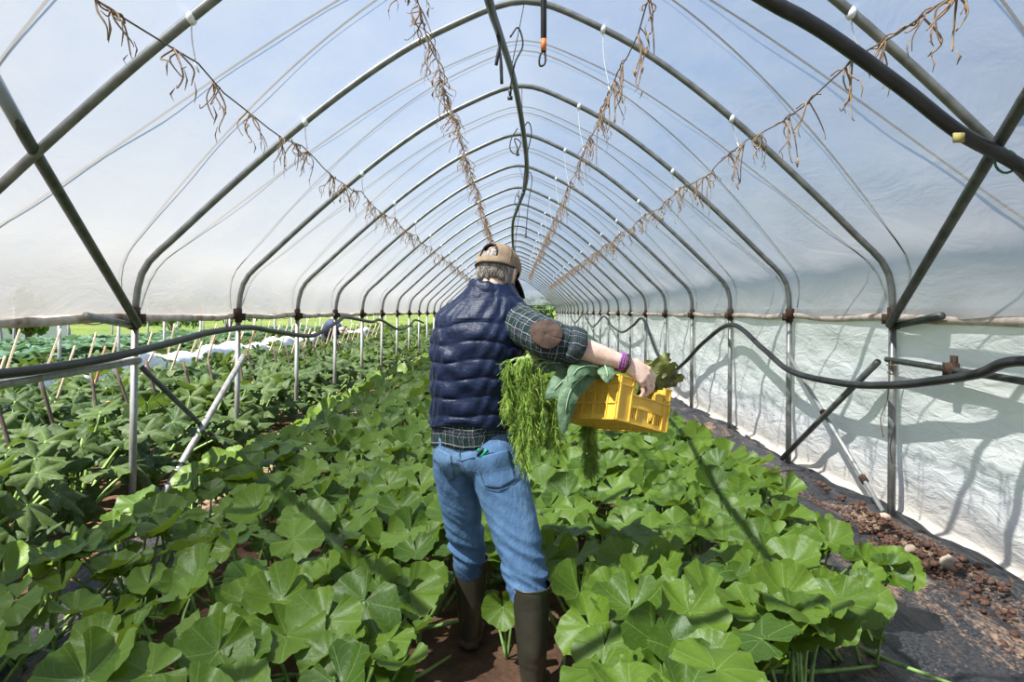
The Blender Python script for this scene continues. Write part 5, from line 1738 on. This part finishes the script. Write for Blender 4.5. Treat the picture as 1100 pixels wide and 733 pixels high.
# --- big grey-green brassica leaves drooping over the crate's long side
def blade_mat(name, dark, light, vein, trans):
    m = NT(name); uv = m.n('ShaderNodeUVMap'); sp = m.n('ShaderNodeSeparateXYZ'); m.l(uv.outputs[0], sp.inputs[0])
    u = sp.outputs['X']; v = m.math('FRACT', sp.outputs['Y'])
    f = m.noise(m.pos(), 16, 5, .6); f2 = m.noise(m.pos(), 60, 3)
    wob = m.math('MULTIPLY', m.math('SUBTRACT', f, .5), .5)
    s_ = m.math('FRACT', m.math('ADD', m.math('SUBTRACT', m.math('MULTIPLY', u, 6.5), m.math('MULTIPLY', v, 1.6)), wob))
    ve = m.math('MULTIPLY', m.math('LESS_THAN', m.math('ABSOLUTE', m.math('SUBTRACT', s_, .5)), .035), m.math('LESS_THAN', v, .8))
    c = m.mix(m.ramp(f, [(.35, 0.), (.65, 1.)]), dark, light)
    c = m.mix(m.math('MULTIPLY', ve, .35), c, vein)
    b = m.bsdf(c, .5, 0, m.bump(m.math('ADD', f2, m.math('MULTIPLY', f, 2)), .5, .008), .35)
    t = m.n('ShaderNodeBsdfTranslucent'); t.inputs['Color'].default_value = (*trans, 1)
    mx = m.n('ShaderNodeMixShader'); mx.inputs[0].default_value = .15
    m.l(b, mx.inputs[1]); m.l(t.outputs[0], mx.inputs[2]); return m.done(mx.outputs[0])
M['brassica'] = blade_mat('grey_green_leaf', (.055, .115, .055), (.16, .245, .14), (.30, .42, .28), (.15, .35, .10))
def big_leaf(mb, path, width, rng, lid, side=(0, -1, .4), curl=.25, ruffle=1.0):
    """a blade along a spine, with ruffled edges"""
    C = np.array(catmull(path, 8)); n = len(C); nv = 14
    T = np.gradient(C, axis=0); T /= np.linalg.norm(T, axis=1)[:, None]
    ph = rng.uniform(0, 6, 3)
    V, UV, Fc = [], [], []
    for i in range(n):
        q = i / (n - 1)
        s_ = np.array(side, float); s_ = s_ - T[i] * s_.dot(T[i]); s_ /= np.linalg.norm(s_)
        b = np.cross(T[i], s_)
        w_ = width * (math.sin(PI * min(1, q * .93 + .05)) ** .62) * (1 + .06 * math.sin(q * 19 + ph[0]))
        for j in range(nv + 1):
            v = j / nv * 2 - 1
            ruff = .16 * width * abs(v) ** 2 * math.sin(q * 15 + (3 if v > 0 else 0) + ph[1]) * ruffle + .05 * ruffle * width * abs(v) * math.sin(q * 37 + ph[2])
            V.append(C[i] + b * w_ * v * (1 - .06 * v * v) + s_ * (ruff - curl * w_ * v * v))
            UV.append((q * .96 + .02, lid + .02 + .96 * abs(v)))
    for i in range(n - 1):
        for j in range(nv):
            a_ = i * (nv + 1) + j; Fc.append((a_, a_ + 1, a_ + nv + 2, a_ + nv + 1))
    mb.add(V, Fc, UV)
rngb = np.random.default_rng(9)
specs = [([at(648, 404, 2.74), at(622, 394, 2.68), at(604, 410, 2.62), at(587, 428, 2.60)], .052, 'broad grey-green cabbage leaf drooping left towards the fennel', (0, -1, .5)),
         ([at(642, 396, 2.70), at(630, 402, 2.62), at(612, 422, 2.57), at(604, 466, 2.56)], .047, 'longest grey-green cabbage leaf hanging over the crate side', (.0, -1, .35)),
         ([at(660, 404, 2.72), at(640, 394, 2.64), at(622, 396, 2.58), at(611, 411, 2.55)], .040, 'pale-edged cabbage leaf folded below the rolled cuff', (0, -1, .6)),
         ([at(640, 400, 2.76), at(648, 392, 2.66), at(652, 400, 2.60), at(652, 411, 2.58)], .036, 'small cabbage leaf just under the bare forearm', (0, -1, .6)),
         ([at(640, 408, 2.86), at(612, 393, 2.80), at(590, 391, 2.72), at(578, 402, 2.69)], .040, 'dark cabbage leaf behind the others beside the fennel stalks', (0, -1, .7)),
         ([at(650, 400, 2.95), at(640, 372, 2.9), at(630, 364, 2.86), at(622, 362, 2.84)], .030, 'pale cabbage leaf peeping over the top of the forearm', (0, -1, .5))]
for k, (path, w_, lab, sd_) in enumerate(specs):
    g = MB(); big_leaf(g, path, w_, rngb, k + 1, sd_)
    t = thing('cabbage_leaf', lab, 'cabbage leaf', path[0], 'cabbage leaves in the crate')
    part(g, 'blade', M['brassica'], t)
    C = np.array(catmull(path, 8)); g = MB(); g.tube(C[:-4] + np.array((0, -.0035, .001)), [.0050, .0035, .0015], 6)
    part(g, 'midrib', noisy('leaf_midrib', (.30, .42, .26), (.42, .52, .34), 30, .6), t)

# --- red-tinged curly lettuce in the far corner
M['lettuce'] = blade_mat('curly_lettuce', (.09, .05, .03), (.24, .29, .07), (.35, .4, .15), (.3, .35, .06))
t = thing('lettuce', 'curly red-tinged lettuce poking out of the crate behind the knuckles', 'lettuce', tuple(cr(.21, .12, .14)))
g = MB(); rl = random.Random(8)
c0 = np.array(cr(.205, .12, .13))
for k in range(24):
    a_ = 2.4 * k; q = k / 24
    tipx, tipy = 706 + 24 * q * math.cos(a_) + 4, 405 + 19 * q * math.sin(a_) - 1
    e = np.array(at(tipx, tipy, 2.86 + .05 * math.sin(a_) * q))
    big_leaf(g, [c0, c0 * .5 + e * .5 + np.array((0, 0, .02)), e, e + (e - c0) * .12 + np.array((0, -.01, -.012))], rl.uniform(.018, .030), rngb, k + 1, (math.cos(a_), -1, .3), .1, ruffle=3.5)
part(g, 'leaves', M['lettuce'], t)
g = MB(); g.tube([c0 - EU * .06, c0], [.018, .014], 10); part(g, 'heart', M['fennel_stalk'], t)
# leafy greens filling the bottom of the crate
t = thing('chard', 'green leaves seen down through the hand notch of the crate', 'leafy greens', tuple(cr(.14, .1, .02)))
g = MB()
for k in range(22):
    b = np.array(cr(.03 + .012 * (k % 3), .03 + .0165 * k, .012)); e = np.array(cr(.022 + .012 * (k % 2), .025 + .0165 * k, .13 + .02 * math.sin(k)))
    big_leaf(g, [b, b * .5 + e * .5 + ES * .006, e], .022, rngb, k + 1, tuple(-ES), .1, ruffle=.5)
for k in range(16):
    a_ = 2.4 * k; b = np.array(cr(.13 + .03 * math.cos(a_), .14 + .03 * math.sin(a_), .02)); e = np.array(cr(.14 + .085 * math.cos(a_) * (.3 + k / 20), .15 + .085 * math.sin(a_), .095 + .02 * math.sin(k)))
    big_leaf(g, [b, b * .4 + e * .6 + np.array((0, 0, .02)), e], .028, rngb, k + 1, (math.cos(a_), math.sin(a_), .5), .2)
part(g, 'leaves', M['pump'], t)

# ================================================================ worker far off in the courgettes
W = thing('person', 'distant worker in dark blue bending over the crop far left', 'person', (-5.5, 20.2, 0))
fb = MB(); cx, cy = -5.5, 20.2
limb(fb, [(cx - .12, cy, .04, .05), (cx - .11, cy + .02, .48, .06), (cx - .10, cy + .05, .90, .09)], 14)
limb(fb, [(cx + .10, cy + .05, .04, .05), (cx + .10, cy + .05, .48, .06), (cx + .09, cy + .07, .90, .09)], 14)
limb(fb, [(cx - .02, cy + .06, .95, .16), (cx + .14, cy - .10, 1.10, .16), (cx + .32, cy - .22, 1.05, .13)], 18)
limb(fb, [(cx + .32, cy - .22, 1.05, .06), (cx + .44, cy - .28, .98, .055)], 12)
fb.ball((cx + .50, cy - .30, .94), (.085, .09, .11))
for s in (-1, 1):
    limb(fb, [(cx + .28, cy - .2 + .15 * s, 1.03, .055), (cx + .33, cy - .25 + .18 * s, .78, .045), (cx + .42, cy - .35 + .14 * s, .56, .035), (cx + .45, cy - .38 + .13 * s, .49, .03)], 10)
me, V, N = remeshed(fb, .02, 4)
attach('body', me, M['skin'], W)
sh = MB()
limb(sh, [(cx - .03, cy + .07, .93, .19), (cx + .14, cy - .10, 1.11, .19), (cx + .31, cy - .21, 1.05, .15)], 20)
for s in (-1, 1): limb(sh, [(cx + .27, cy - .2 + .15 * s, 1.03, .075), (cx + .33, cy - .25 + .18 * s, .78, .06), (cx + .39, cy - .31 + .15 * s, .62, .05)], 12)
me, V, N = remeshed(sh, .02, 4); attach('jacket', me, noisy('dark_blue_jacket', (.02, .03, .07), (.04, .055, .11), 8, .8), W)
tr_ = MB()
for s, dx in ((-1, -.12), (1, .10)): limb(tr_, [(cx + dx, cy + .03, .06, .075), (cx + dx, cy + .03, .5, .085), (cx + dx * .9, cy + .06, .92, .12)], 14)
me, V, N = remeshed(tr_, .02, 4); attach('trousers', me, noisy('dark_trousers', (.03, .03, .035), (.05, .05, .06), 8, .9), W)
hh = MB(); hh.ball((cx + .505, cy - .30, .975), (.095, .1, .085)); part(hh, 'hair', M['hair'], W)
